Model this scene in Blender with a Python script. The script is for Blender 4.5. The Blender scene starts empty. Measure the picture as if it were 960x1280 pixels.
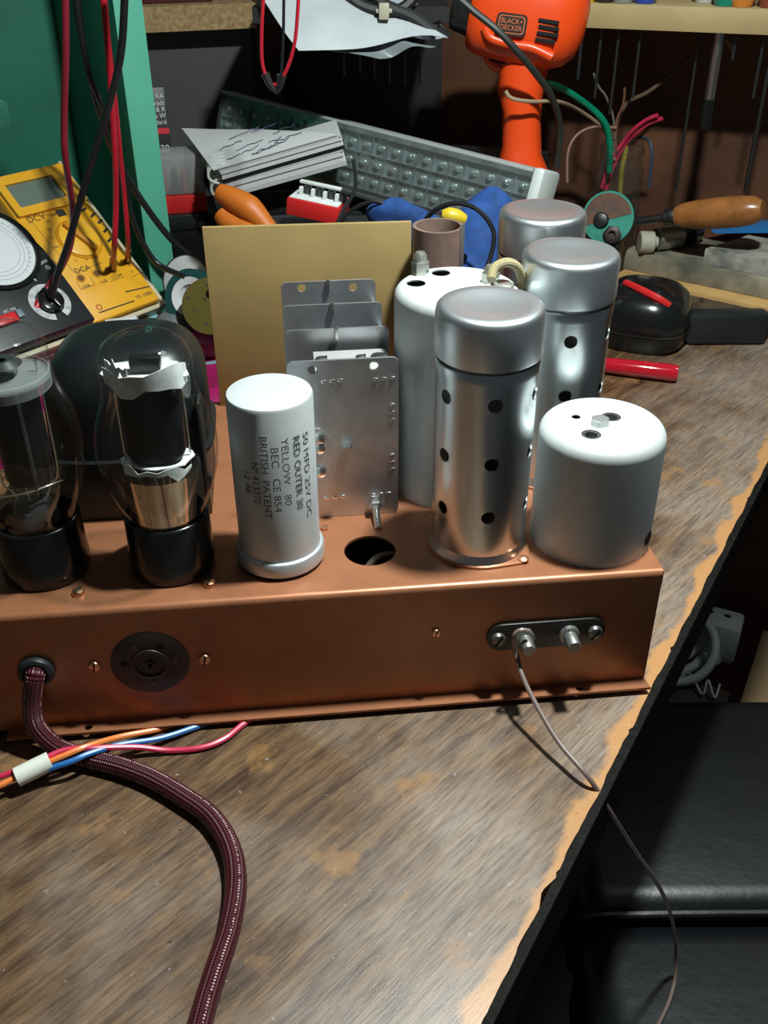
import bpy, bmesh, math, random
from mathutils import Vector, Matrix
random.seed(7)
S = 0.01                                   # everything below is written in centimetres
scene = bpy.context.scene
COL = scene.collection

# ------------------------------------------------------------------ camera
F, TH, RO, CH_ = 1245.53, 0.5765, -0.0046, 31.3
c_, s_ = math.cos(TH), math.sin(TH)
FW = Vector((0, c_, -s_)); RT0 = Vector((1, 0, 0)); UP0 = Vector((0, s_, c_))
RT = math.cos(RO)*RT0 + math.sin(RO)*UP0
UP = -math.sin(RO)*RT0 + math.cos(RO)*UP0
EYE = Vector((0, 0, CH_))
cd = bpy.data.cameras.new('camera'); cam = bpy.data.objects.new('camera', cd); COL.objects.link(cam)
cam.matrix_world = Matrix((( RT.x, UP.x, -FW.x, EYE.x*S), (RT.y, UP.y, -FW.y, EYE.y*S), (RT.z, UP.z, -FW.z, EYE.z*S), (0, 0, 0, 1)))
cd.sensor_fit = 'VERTICAL'; cd.sensor_height = 36; cd.lens = F/1280*36; cd.clip_start = 0.01; cd.clip_end = 20
scene.camera = cam

# ------------------------------------------------------------------ light
scene.view_settings.view_transform = 'Standard'; scene.view_settings.look = 'None'
scene.view_settings.exposure = 0.0; scene.view_settings.gamma = 1.0; scene.view_settings.use_curve_mapping = False
w = bpy.data.worlds.new('world'); scene.world = w; w.use_nodes = True
bg = w.node_tree.nodes['Background']; bg.inputs[0].default_value = (0.80, 0.92, 1.0, 1); bg.inputs[1].default_value = 0.045
def area(name, loc, target, size, power, col):
    l = bpy.data.lights.new(name, 'AREA'); l.shape = 'DISK'; l.size = size*S; l.energy = power; l.color = col
    o = bpy.data.objects.new(name, l); COL.objects.link(o); o.location = Vector(loc)*S
    o.rotation_euler = (Vector(target)-Vector(loc)).to_track_quat('-Z', 'Y').to_euler(); return o
area('bench_lamp_light', (12, 36.0, 56), (8, 36, 0), 3.6, 5.8, (0.93, 1.0, 0.97))
area('fill_light', (95, 62, 185), (10, 55, 0), 50, 5.0, (0.85, 0.95, 1.0))  # added weak fill from above right, no such lamp known in the room

# pixel -> point in the place (cm): on the level z, or on the upright plane y
def ray(u, v): return FW + RT*((u-480)/F) - UP*((v-640)/F)
def PZ(u, v, z): d = ray(u, v); return EYE + d*((z-CH_)/d.z)
def PY(u, v, y): d = ray(u, v); return EYE + d*(y/d.y)
def PP(u, v, o, n): d = ray(u, v); return EYE + d*((Vector(o)-EYE).dot(n)/d.dot(n))

# ------------------------------------------------------------------ materials
def node(nt, t, **kw):
    n = nt.nodes.new(t)
    for k, v in kw.items():
        if k.startswith('i_'):
            key = k[2:].replace('_', ' ')
            n.inputs[int(key) if key.isdigit() else key].default_value = v
        else: setattr(n, k, v)
    return n
def ramp(nt, fac, stops):
    r = nt.nodes.new('ShaderNodeValToRGB'); e = r.color_ramp.elements
    while len(e) < len(stops): e.new(0.5)
    for k, (p, c) in enumerate(stops): e[k].position = p; e[k].color = (c[0], c[1], c[2], 1)
    nt.links.new(fac, r.inputs[0]); return r.outputs[0]
def mix(nt, fac, a, b):
    m = nt.nodes.new('ShaderNodeMix'); m.data_type = 'RGBA'
    for s, x in ((0, fac), (6, a), (7, b)):
        if isinstance(x, bpy.types.NodeSocket): nt.links.new(x, m.inputs[s])
        elif s == 0: m.inputs[0].default_value = x
        else: m.inputs[s].default_value = (x[0], x[1], x[2], 1)
    return m.outputs[2]
def new_mat(name):
    m = bpy.data.materials.new(name); m.use_nodes = True; nt = m.node_tree
    return m, nt, nt.nodes['Principled BSDF']
def noise(nt, scale, detail=4, rough=0.6, vec=None):
    n = node(nt, 'ShaderNodeTexNoise', i_Scale=scale, i_Detail=detail, i_Roughness=rough)
    if vec is None:
        tc = nt.nodes.new('ShaderNodeTexCoord'); vec = tc.outputs['Object']
    nt.links.new(vec, n.inputs['Vector']); return n.outputs[0]
def bump(nt, b, h, strength, dist=0.001):
    n = node(nt, 'ShaderNodeBump', i_Strength=strength, i_Distance=dist)
    nt.links.new(h, n.inputs['Height']); nt.links.new(n.outputs[0], b.inputs['Normal'])
MATS = {}
def mat(name, col, rough=0.5, metal=0.0, var=0.0, scale=150, bmp=0.0, col2=None, coat=0.0, spec=None, trans=0.0, aniso=0.0):
    if name in MATS: return MATS[name]
    m, nt, b = new_mat(name)
    b.inputs['Base Color'].default_value = (*col, 1); b.inputs['Roughness'].default_value = rough; b.inputs['Metallic'].default_value = metal
    if coat: b.inputs['Coat Weight'].default_value = coat; b.inputs['Coat Roughness'].default_value = 0.1
    if spec is not None: b.inputs['Specular IOR Level'].default_value = spec
    if trans: b.inputs['Transmission Weight'].default_value = trans
    if aniso: b.inputs['Anisotropic'].default_value = aniso
    if var or bmp or col2:
        f = noise(nt, scale, 6)
        if var or col2:
            hi = col2 or tuple(min(1, x*(1+var)) for x in col); lo = col if col2 else tuple(x*(1-var) for x in col)
            nt.links.new(ramp(nt, f, [(0.35, lo), (0.65, hi)]), b.inputs['Base Color'])
        if bmp: bump(nt, b, f, bmp)
    MATS[name] = m; return m
def thin_glass(name, tint=(1, 1, 1), ior=1.5, rough=0.02, milky=0.0):
    if name in MATS: return MATS[name]
    m = bpy.data.materials.new(name); m.use_nodes = True; nt = m.node_tree; nt.nodes.clear()
    out = nt.nodes.new('ShaderNodeOutputMaterial'); t = node(nt, 'ShaderNodeBsdfTransparent', i_Color=(*tint, 1))
    g = node(nt, 'ShaderNodeBsdfGlossy', i_Roughness=rough); lw = node(nt, 'ShaderNodeLayerWeight', i_Blend=0.5)
    pw = node(nt, 'ShaderNodeMath', operation='POWER'); nt.links.new(lw.outputs['Facing'], pw.inputs[0]); pw.inputs[1].default_value = 4.0
    fr = node(nt, 'ShaderNodeMath', operation='MULTIPLY_ADD'); nt.links.new(pw.outputs[0], fr.inputs[0]); fr.inputs[1].default_value = 0.55; fr.inputs[2].default_value = ((ior-1)/(ior+1))**2
    mx = nt.nodes.new('ShaderNodeMixShader'); nt.links.new(fr.outputs[0], mx.inputs[0])
    nt.links.new(t.outputs[0], mx.inputs[1]); nt.links.new(g.outputs[0], mx.inputs[2]); last = mx.outputs[0]
    if milky:
        d = node(nt, 'ShaderNodeBsdfDiffuse', i_Color=(0.8, 0.85, 0.85, 1)); m2 = nt.nodes.new('ShaderNodeMixShader'); m2.inputs[0].default_value = milky
        nt.links.new(last, m2.inputs[1]); nt.links.new(d.outputs[0], m2.inputs[2]); last = m2.outputs[0]
    nt.links.new(last, out.inputs[0]); MATS[name] = m; return m

EDGE0 = Vector((3.01, 17.89, 0)); ED = Vector((0.504, 0.864, 0)).normalized(); EN = Vector((ED.y, -ED.x, 0))
def wood_table():
    m, nt, b = new_mat('worn_brown_laminate'); L = nt.links.new
    tc = nt.nodes.new('ShaderNodeTexCoord'); P = tc.outputs['Object']
    def dot(v):
        n = node(nt, 'ShaderNodeVectorMath', operation='DOT_PRODUCT'); L(P, n.inputs[0]); n.inputs[1].default_value = v; return n.outputs['Value']
    def comb(a, bb, ka, kb):
        c = nt.nodes.new('ShaderNodeCombineXYZ')
        for k, (x, q) in enumerate(((a, ka), (bb, kb))):
            mm = node(nt, 'ShaderNodeMath', operation='MULTIPLY'); L(x, mm.inputs[0]); mm.inputs[1].default_value = q; L(mm.outputs[0], c.inputs[k])
        return c.outputs[0]
    an = math.radians(43); al = dot((math.sin(an), math.cos(an), 0)); ac = dot((math.cos(an), -math.sin(an), 0))
    grain = noise(nt, 1.0, 10, 0.68, comb(al, ac, 22, 150))
    fine = noise(nt, 1.0, 6, 0.75, comb(al, ac, 55, 620)); pores = noise(nt, 1.0, 3, 0.6, comb(al, ac, 45, 1100))
    blot = noise(nt, 11, 4, 0.55); blot2 = noise(nt, 28, 5, 0.6); speck = noise(nt, 420, 3, 0.6)
    base = ramp(nt, grain, [(0.34, (0.045, 0.022, 0.011)), (0.45, (0.095, 0.052, 0.026)), (0.54, (0.155, 0.090, 0.044)), (0.66, (0.22, 0.128, 0.060))])
    fc = ramp(nt, fine, [(0.35, (0.45, 0.42, 0.40)), (0.6, (1, 1, 1))])
    mm = nt.nodes.new('ShaderNodeMix'); mm.data_type = 'RGBA'; mm.blend_type = 'MULTIPLY'; mm.inputs[0].default_value = 0.85
    L(base, mm.inputs[6]); L(fc, mm.inputs[7]); cur = mm.outputs[2]
    cur = mix(nt, ramp(nt, pores, [(0.30, (0.85, 0.85, 0.85)), (0.40, (0, 0, 0))]), cur, (0.03, 0.015, 0.008))
    # grey rubbed haze where the finish is worn, stronger near the edge
    de = dot(tuple(EN)); off = node(nt, 'ShaderNodeMath', operation='SUBTRACT'); L(de, off.inputs[0]); off.inputs[1].default_value = EDGE0.dot(EN)*S
    near = node(nt, 'ShaderNodeMapRange'); L(off.outputs[0], near.inputs[0])
    near.inputs[1].default_value = -0.17; near.inputs[2].default_value = -0.01; near.inputs[3].default_value = 0; near.inputs[4].default_value = 1
    ad = node(nt, 'ShaderNodeMath', operation='MULTIPLY_ADD'); L(near.outputs[0], ad.inputs[0]); ad.inputs[1].default_value = 0.25; L(blot, ad.inputs[2])
    haze = ramp(nt, ad.outputs[0], [(0.56, (0, 0, 0)), (0.80, (0.66, 0.66, 0.66))])
    hz = node(nt, 'ShaderNodeMath', operation='MULTIPLY'); L(haze, hz.inputs[0]); L(ramp(nt, fine, [(0.38, (0.35, 0.35, 0.35)), (0.58, (1, 1, 1))]), hz.inputs[1])
    cur = mix(nt, hz.outputs[0], cur, (0.32, 0.265, 0.22))
    orange = ramp(nt, blot2, [(0.595, (0, 0, 0)), (0.67, (0.6, 0.6, 0.6))])
    cur = mix(nt, orange, cur, (0.30, 0.155, 0.055))
    # finish rubbed through to bare wood along the edge
    wv = noise(nt, 30, 6, 0.62)
    sm = node(nt, 'ShaderNodeMath', operation='MULTIPLY_ADD'); L(wv, sm.inputs[0]); sm.inputs[1].default_value = 0.024; L(off.outputs[0], sm.inputs[2])
    band = node(nt, 'ShaderNodeMapRange'); L(sm.outputs[0], band.inputs[0]); band.inputs[1].default_value = 0.0055; band.inputs[2].default_value = 0.0085
    cur = mix(nt, band.outputs[0], cur, (0.42, 0.215, 0.085))
    dark = ramp(nt, speck, [(0.27, (0.9, 0.9, 0.9)), (0.31, (0, 0, 0))])
    cur = mix(nt, dark, cur, (0.02, 0.014, 0.01))
    white = ramp(nt, noise(nt, 230, 4, 0.75), [(0.66, (0, 0, 0)), (0.72, (0.55, 0.55, 0.55))])
    cur = mix(nt, white, cur, (0.5, 0.5, 0.5))
    L(cur, b.inputs['Base Color'])
    rr = ramp(nt, blot, [(0.3, (0.30, 0.30, 0.30)), (0.7, (0.48, 0.48, 0.48))]); L(rr, b.inputs['Roughness'])
    bump(nt, b, fine, 0.25, 0.0004); return m

# ------------------------------------------------------------------ mesh building
def catmull(pts, sub):
    P = [Vector(p) for p in pts]
    if len(P) < 3 or sub <= 1: return P
    out = []
    for i in range(len(P)-1):
        p0 = P[max(0, i-1)]; p1 = P[i]; p2 = P[i+1]; p3 = P[min(len(P)-1, i+2)]
        for k in range(sub):
            t = k/sub
            out.append(0.5*((2*p1)+(p2-p0)*t+(2*p0-5*p1+4*p2-p3)*t*t+(3*p1-p0-3*p2+p3)*t*t*t))
    out.append(P[-1]); return out
I4 = Matrix.Identity(4)
def T(x, y, z): return Matrix.Translation((x, y, z))
def RX(d): return Matrix.Rotation(math.radians(d), 4, 'X')
def RY(d): return Matrix.Rotation(math.radians(d), 4, 'Y')
def RZ(d): return Matrix.Rotation(math.radians(d), 4, 'Z')
def axes(o, x, y, z):
    x, y, z, o = Vector(x), Vector(y), Vector(z), Vector(o)
    return Matrix(((x.x, y.x, z.x, o.x), (x.y, y.y, z.y, o.y), (x.z, y.z, z.z, o.z), (0, 0, 0, 1)))
def zalong(o, d):
    q = Vector(d).to_track_quat('Z', 'Y').to_matrix().to_4x4(); q.translation = Vector(o); return q
class MB:
    def __init__(self): self.v = []; self.f = []; self.uv = {}
    def add(self, vs, fs, M=None):
        n = len(self.v); self.v += [(M @ Vector(p)) if M else Vector(p) for p in vs]
        self.f += [tuple(i+n for i in f) for f in fs]; return self
    def from_bm(self, bm, M=None):
        bm.verts.index_update(); vs = [v.co.copy() for v in bm.verts]; fs = [[v.index for v in f.verts] for f in bm.faces]
        bm.free(); return self.add(vs, fs, M)
    def box(self, x0, y0, z0, x1, y1, z1, bev=0.0, M=None, seg=2):
        bm = bmesh.new(); bmesh.ops.create_cube(bm, size=1)
        for v in bm.verts: v.co = Vector(((x0+x1)/2+v.co.x*(x1-x0), (y0+y1)/2+v.co.y*(y1-y0), (z0+z1)/2+v.co.z*(z1-z0)))
        if bev: bmesh.ops.bevel(bm, geom=bm.edges[:], offset=bev, segments=seg, affect='EDGES', profile=0.5)
        return self.from_bm(bm, M)
    def lathe(self, prof, n=40, M=None, a0=0.0, a1=2*math.pi):
        vs = []; fs = []; idx = []
        full = abs(a1-a0-2*math.pi) < 1e-6; nn = n if full else n+1
        for r, z in prof:
            if r <= 1e-6: idx.append([len(vs)]*nn); vs.append((0, 0, z))
            else:
                idx.append(list(range(len(vs), len(vs)+nn)))
                for k in range(nn):
                    a = a0+(a1-a0)*k/n; vs.append((r*math.cos(a), r*math.sin(a), z))
        for i in range(len(prof)-1):
            for k in range(n):
                k2 = (k+1) % nn; q = [idx[i][k], idx[i][k2], idx[i+1][k2], idx[i+1][k]]
                u = []
                for x in q:
                    if x not in u: u.append(x)
                if len(u) > 2: fs.append(u)
        return self.add(vs, fs, M)
    def tube(self, pts, r, n=10, sub=6, M=None, caps=True, closed=False):
        P = catmull(pts, sub)
        rr = r if isinstance(r, (list, tuple)) else None
        vs = []; fs = []; t0 = (P[1]-P[0]).normalized()
        ref = Vector((0, 0, 1)) if abs(t0.z) < 0.9 else Vector((1, 0, 0)); nrm = (ref-t0*ref.dot(t0)).normalized()
        start = len(self.v); dist = 0; 
        for i, p in enumerate(P):
            t = (P[min(i+1, len(P)-1)]-P[max(i-1, 0)]).normalized(); nrm = (nrm-t*nrm.dot(t)).normalized(); bi = t.cross(nrm)
            if rr: x = i/(len(P)-1)*(len(rr)-1); k = min(int(x), len(rr)-2); R = rr[k]+(rr[k+1]-rr[k])*(x-k)
            else: R = r
            if i: dist += (p-P[i-1]).length
            for k in range(n):
                a = 2*math.pi*k/n; vs.append(p+(nrm*math.cos(a)+bi*math.sin(a))*R)
        for i in range(len(P)-1):
            for k in range(n):
                fs.append((i*n+k, i*n+(k+1) % n, (i+1)*n+(k+1) % n, (i+1)*n+k))
        base = len(self.f); L = dist
        if caps: fs.append(tuple(range(n-1, -1, -1))); fs.append(tuple(range((len(P)-1)*n, len(P)*n)))
        self.add(vs, fs, M)
        cum = [0]
        for i in range(1, len(P)): cum.append(cum[-1]+(P[i]-P[i-1]).length)
        for i in range(len(P)-1):
            for k in range(n):
                self.uv[base+i*n+k] = ((cum[i], k/n), (cum[i], (k+1)/n), (cum[i+1], (k+1)/n), (cum[i+1], k/n))
        return self
    def prism(self, poly, h0, h1, holes=(), M=None, bev=0.0):
        bm = bmesh.new(); ed = []
        for loop in [poly]+list(holes):
            vv = [bm.verts.new((p[0], p[1], h0)) for p in loop]
            for i in range(len(vv)): ed.append(bm.edges.new((vv[i], vv[(i+1) % len(vv)])))
        if holes: bmesh.ops.triangle_fill(bm, use_beauty=True, use_dissolve=False, edges=ed, normal=(0, 0, 1))
        else: bm.faces.new(bm.verts)
        r = bmesh.ops.extrude_face_region(bm, geom=bm.faces[:])
        for g in r['geom']:
            if isinstance(g, bmesh.types.BMVert): g.co.z = h1
        if bev:
            es = [e for e in bm.edges if abs(e.verts[0].co.z-h1) < 1e-6 and abs(e.verts[1].co.z-h1) < 1e-6 and len(e.link_faces) == 2 and abs(e.link_faces[0].normal.dot(e.link_faces[1].normal)) < 0.5]
            bm.normal_update()
            es = [e for e in bm.edges if abs(e.verts[0].co.z-h1) < 1e-6 and abs(e.verts[1].co.z-h1) < 1e-6 and len(e.link_faces) == 2 and e.calc_face_angle(0) > 0.8]
            bmesh.ops.bevel(bm, geom=es, offset=bev, segments=2, affect='EDGES', profile=0.5)
        bmesh.ops.recalc_face_normals(bm, faces=bm.faces)
        return self.from_bm(bm, M)
    def loft(self, rings, n=32, M=None, caps=True):
        # rings: (centre, half_x, half_y, exponent) stacked along z of centre
        vs = []; fs = []
        for (c, hx, hy, e) in rings:
            for k in range(n):
                a = 2*math.pi*k/n; ca, sa = math.cos(a), math.sin(a)
                vs.append((c[0]+hx*math.copysign(abs(ca)**(2/e), ca), c[1]+hy*math.copysign(abs(sa)**(2/e), sa), c[2]))
        for i in range(len(rings)-1):
            for k in range(n): fs.append((i*n+k, i*n+(k+1) % n, (i+1)*n+(k+1) % n, (i+1)*n+k))
        if caps: fs.append(tuple(range(n-1, -1, -1))); fs.append(tuple(range((len(rings)-1)*n, len(rings)*n)))
        return self.add(vs, fs, M)
    def grid(self, fn, nu, nv, thick=0.0, M=None):
        # surface fn(u,v)->(x,y,z); given a thickness by an offset copy
        vs = [Vector(fn(i/nu, j/nv)) for j in range(nv+1) for i in range(nu+1)]; W = nu+1
        fs = [(j*W+i, j*W+i+1, (j+1)*W+i+1, (j+1)*W+i) for j in range(nv) for i in range(nu)]
        if thick:
            N = len(vs); nor = [Vector((0, 0, 0)) for _ in vs]
            for f in fs:
                q = (vs[f[1]]-vs[f[0]]).cross(vs[f[3]]-vs[f[0]])
                for i in f: nor[i] += q
            vs += [vs[i]-nor[i].normalized()*thick for i in range(N)]
            rim = [i for i in range(W)]+[j*W+nu for j in range(1, nv+1)]+[nv*W+i for i in range(nu-1, -1, -1)]+[j*W for j in range(nv-1, 0, -1)]
            fs += [tuple(x+N for x in reversed(f)) for f in fs]
            fs += [(rim[(k+1) % len(rim)], rim[k], rim[k]+N, rim[(k+1) % len(rim)]+N) for k in range(len(rim))]
        return self.add(vs, fs, M)
    def build(self, name, material, parent=None, sharp=38, smooth=True, uv=False, M=None):
        me = bpy.data.meshes.new(name); me.from_pydata([tuple(p*S) for p in self.v], [], self.f)
        if uv:
            ul = me.uv_layers.new(name='UVMap')
            for fi, cs in self.uv.items():
                pl = me.polygons[fi]
                for li, q in zip(pl.loop_indices, cs): ul.data[li].uv = q
        me.validate(); bm = bmesh.new(); bm.from_mesh(me); bmesh.ops.recalc_face_normals(bm, faces=bm.faces); bm.to_mesh(me); bm.free()
        if smooth:
            me.polygons.foreach_set('use_smooth', [True]*len(me.polygons)); me.set_sharp_from_angle(angle=math.radians(sharp))
        me.materials.append(material)
        o = bpy.data.objects.new(name, me); COL.objects.link(o)
        if parent: o.parent = parent
        if M: o.matrix_local = sm(M)
        return o
def sm(M): m = M.copy(); m.translation = m.translation*S; return m
def thing(name, label, cat, M=None, group=None):
    o = bpy.data.objects.new(name, None); COL.objects.link(o); o.empty_display_size = 0.01
    if M: o.matrix_world = sm(M)
    o['label'] = label; o['category'] = cat
    if group: o['group'] = group
    return o
def tag(o, label, cat, group=None):
    o['label'] = label; o['category'] = cat
    if group: o['group'] = group
    return o
def struct(o): o['kind'] = 'structure'; return o
def copy_part(o, parent, M):
    c = o.copy(); COL.objects.link(c); c.parent = parent; c.matrix_local = sm(M); return c
def circle(x, y, r, n=20): return [(x+r*math.cos(2*math.pi*k/n), y+r*math.sin(2*math.pi*k/n)) for k in range(n)]
def rrect(x0, y0, x1, y1, r, n=5):
    out = []
    for cx, cy, a in ((x1-r, y1-r, 0), (x0+r, y1-r, 90), (x0+r, y0+r, 180), (x1-r, y0+r, 270)):
        for k in range(n+1): t = math.radians(a+90*k/n); out.append((cx+r*math.cos(t), cy+r*math.sin(t)))
    return out
def text(name, s, size, material, parent, M, width=None, align='CENTER', warp=None, depth=0.01, spacing=1.0):
    cu = bpy.data.curves.new(name, 'FONT'); cu.body = s; cu.size = 1; cu.align_x = align; cu.align_y = 'CENTER'; cu.resolution_u = 3; cu.space_character = spacing
    t = bpy.data.objects.new('tmp_text', cu); COL.objects.link(t); bpy.context.view_layer.update()
    me = bpy.data.meshes.new_from_object(t.evaluated_get(bpy.context.evaluated_depsgraph_get())); bpy.data.objects.remove(t)
    xs = [v.co.x for v in me.vertices]; kx = size
    if width and xs: kx = width/max(1e-6, max(xs)-min(xs))
    b = MB(); vs = [Vector((v.co.x*kx, v.co.y*size, 0)) for v in me.vertices]; fs = [tuple(p.vertices) for p in me.polygons]; bpy.data.meshes.remove(me)
    n = len(vs); top = [p+Vector((0, 0, depth)) for p in vs]
    if warp: top = [Vector(warp(p)) for p in top]; b.add(top, fs)
    else: b.add(top, fs, M)
    o = b.build(name, material, parent, smooth=False); return o

# shared materials
copper = mat('copper_plate', (0.37, 0.150, 0.072), 0.36, 0.40, var=0.08, scale=60, bmp=0.03)
copper_dull = mat('dull_copper', (0.55, 0.27, 0.15), 0.4, 0.9)
brass_screw = mat('brass_screw', (0.70, 0.38, 0.22), 0.3, 0.95)
alum = mat('spun_aluminium', (0.66, 0.70, 0.71), 0.27, 1.0, var=0.06, scale=25, aniso=0.5)
alum_cap = mat('spun_aluminium_cap', (0.74, 0.79, 0.81), 0.385, 1.0, var=0.05, scale=30)
alum_dull = mat('dull_plate_metal', (0.56, 0.59, 0.62), 0.36, 0.9, var=0.12, scale=90)
grey_paint = mat('matt_silver_paint', (0.52, 0.565, 0.56), 0.5, 0.25, var=0.05, scale=200, bmp=0.03)
silver_can = mat('silver_paper_can', (0.53, 0.575, 0.58), 0.46, 0.3, var=0.06, scale=50)
bakelite = mat('black_bakelite', (0.008, 0.008, 0.008), 0.22, coat=0.3)
black_gloss = mat('black_gloss', (0.008, 0.009, 0.009), 0.18)
black_matt = mat('black_matt', (0.012, 0.013, 0.013), 0.55)
black_rubber = mat('black_rubber', (0.012, 0.016, 0.018), 0.45)
dark_hole = mat('dark_inside', (0.004, 0.004, 0.004), 0.9)
steel = mat('steel', (0.6, 0.6, 0.58), 0.3, 1.0)
dark_steel = mat('dark_steel', (0.10, 0.11, 0.11), 0.35, 0.9)
white_pl = mat('white_plastic', (0.62, 0.66, 0.64), 0.35)
ink = mat('faded_black_ink', (0.12, 0.125, 0.125), 0.7)
glass = thin_glass('tube_glass', (0.95, 0.98, 0.97), 1.45)
clear = thin_glass('clear_plastic', (0.86, 0.92, 0.92), 1.45, 0.08, milky=0.05)

# ================================================================== the setting
wall_m = mat('brown_hardboard', (0.105, 0.038, 0.015), 0.6, var=0.35, scale=12)
WP = Vector((19.2, 93.3, 0)); WD = Vector((0.945, -0.327, 0)); WN = Vector((-0.327, -0.945, 0))
MW = axes(WP, WD, -WN, (0, 0, 1))          # x along the wall, y into the wall
struct(MB().box(-120, 0, -76, 70, 4, 60, M=MW).build('wall_back', wall_m))
floor_m = mat('dark_floor', (0.05, 0.04, 0.03), 0.7, var=0.3, scale=8)
struct(MB().box(-160, -100, -80, 160, 160, -76).build('floor', floor_m))

# ================================================================== workbench
bench = thing('workbench', 'brown wood grain workbench with worn tan edge and black edge strip', 'workbench')
def edge_pt(t, off=0): return EDGE0 + ED*t + EN*off
poly = []
t = -20.0
rng = random.Random(3)
while t < 76:
    j = 0.03*math.sin(t*1.3)+0.02*math.sin(t*2.9+1)+rng.uniform(-0.012, 0.01)
    if rng.random() < 0.04: j -= 0.09
    if 5.0 < t < 6.2: j = -0.20+0.30*abs(t-5.6)
    p = edge_pt(t, j); poly.append((p.x, p.y)); t += 0.22
pe = edge_pt(76); q0 = edge_pt(-20)
def wall_y(x): return WP.y + (x-WP.x)*WD.y/WD.x
poly += [(pe.x, wall_y(pe.x)-0.2), (-70, wall_y(-70)-0.2), (-70, q0.y)]
poly = [p for p in poly if p[1] <= wall_y(p[0])-0.1 or p[0] < -60]
MB().prism(poly, -2.0, 0.0).build('tabletop', wood_table(), bench)
strip = MB(); strip.box(-20, -0.02, -3.1, 76, 0.35, -0.10, M=axes(EDGE0, ED, EN, (0, 0, 1)))
eo = strip.build('edge_strip', mat('black_edge', (0.006, 0.006, 0.005), 0.7, var=0.5, scale=300, bmp=0.5, spec=0.12), bench); eo['label'] = 'chipped black edge strip'
MB().box(-64, 8, -76, -58, 14, -2.0).build('leg', black_matt, bench)
MB().box(-5, -6, -76, 1, 0, -2.0, M=axes(edge_pt(-10, -2), ED, EN, (0, 0, 1))).build('leg', black_matt, bench)
MB().box(-5, -6, -76, 1, 0, -2.0, M=axes(edge_pt(68, -6), ED, EN, (0, 0, 1))).build('leg', black_matt, bench)
MB().box(40, -60, -42, 66, -1, -40, M=axes(EDGE0, ED, EN, (0, 0, 1))).build('lower_shelf', mat('dark_shelf_wood', (0.05, 0.035, 0.022), 0.7, var=0.3, scale=20), bench)

# ================================================================== copper chassis
YAW = math.degrees(0.1058)
MC = T(0, 32.41, 0) @ RZ(YAW); MCi = MC.inverted(); CX = MC.to_3x3() @ Vector((1, 0, 0)); CB = MC.to_3x3() @ Vector((0, 1, 0))
ZT = 6.4
def FR(u, v, off=0.0):                    # pixel on the chassis front face -> local
    return MCi @ PP(u, v, MC @ Vector((0, -off, 0)), CB)
def TP(u, v): return MCi @ PZ(u, v, ZT)
ch = thing('radio_chassis', 'copper plated metal radio chassis standing on the workbench', 'chassis', MC)
body = MB()
A0, A1 = -17.0, 11.79
def prof_sweep(prof, a0, a1):
    n = len(prof); vs = [(a0, b, z) for b, z in prof]+[(a1, b, z) for b, z in prof]
    fs = [(i, (i+1) % n, n+(i+1) % n, n+i) for i in range(n)]+[tuple(range(n)), tuple(range(2*n-1, n-1, -1))]
    body.add(vs, fs)
arc_o = [(0.25-0.25*math.cos(t*math.pi/2/6), 6.15+0.25*math.sin(t*math.pi/2/6)) for t in range(7)]
arc_i = [(0.25-0.14*math.cos(t*math.pi/2/6), 6.15+0.14*math.sin(t*math.pi/2/6)) for t in range(6, -1, -1)]
prof_sweep([(0, 0.40)]+arc_o+arc_i+[(0.11, 0.28), (0.0, 0.28)], A0, A1)
hp = (-0.31, 2.89)
sock_hole = []
body.prism([(A0, 0.25), (A1, 0.25), (A1, 18), (A0, 18)], 6.29, 6.4, holes=[circle(hp[0], hp[1], 1.12, 40)])
f1 = PZ(111, 908, 0.38); f2 = PZ(724, 860, 0.38); l1 = MCi @ f1; l2 = MCi @ f2
body.prism([(-16.15, -0.62), (11.9, -0.62), (11.79, 0.0), (-16.15, 0.0)], 0.28, 0.40, holes=[circle(l1.x, -0.30, 0.17, 14), circle(l2.x, -0.30, 0.17, 14)])
body.box(A1-0.11, 0.1, 0.28, A1, 18, 6.3); body.box(A0, 0.1, 0.28, A0+0.11, 18, 6.3); body.box(A0, 17.89, 0.28, A1, 18, 6.3)
body.box(A1-0.02, 0.06, 5.6, A1+0.06, 1.2, 6.36, bev=0.02)
body.build('shell', copper, ch)
for x, y in ((A0+1, 1.2), (A1-1.2, 1.2), (A0+1, 17), (A1-1.2, 17)):
    MB().lathe([(0, 0), (0.5, 0), (0.5, 0.28), (0, 0.28)], 16, T(x, y, 0)).build('foot', black_rubber, ch)
def screw_mb(r, h, M, slot=20):
    b = MB(); b.lathe([(r, 0), (r, h*0.35), (r*0.85, h*0.8), (r*0.5, h), (0, h)], 20, M)
    return b
def slot_mb(r, h, M, ang): return MB().box(-r*0.95, -r*0.13, h*0.75, r*0.95, r*0.13, h*1.04, M=M @ RZ(ang))
def screw(parent, r, h, M, ang, m=brass_screw, name='screw'):
    o = screw_mb(r, h, M).build(name, m, parent); slot_mb(r, h, M, ang).build('screw_slot', dark_hole, o); return o
front = RX(90)                            # local z -> -b (towards the viewer)
def FM(p, off=0.0): return T(p.x, -off, p.z) @ front
for (u, v, r) in ((545, 790, 0.20), (118, 832, 0.26), (256, 823, 0.26)):
    screw(ch, r, 0.16, FM(FR(u, v)), 80)
for u, v in ((98, 742), (262, 731)):
    p = TP(u, v); screw(ch, 0.27, 0.22, T(p.x, p.y, ZT), 70)
p = TP(406, 661); MB().lathe([(0.1, 0), (0.17, 0.01), (0.17, 0.1), (0, 0.12)], 14, T(p.x, p.y, ZT)).build('rivet', copper_dull, ch)
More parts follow.
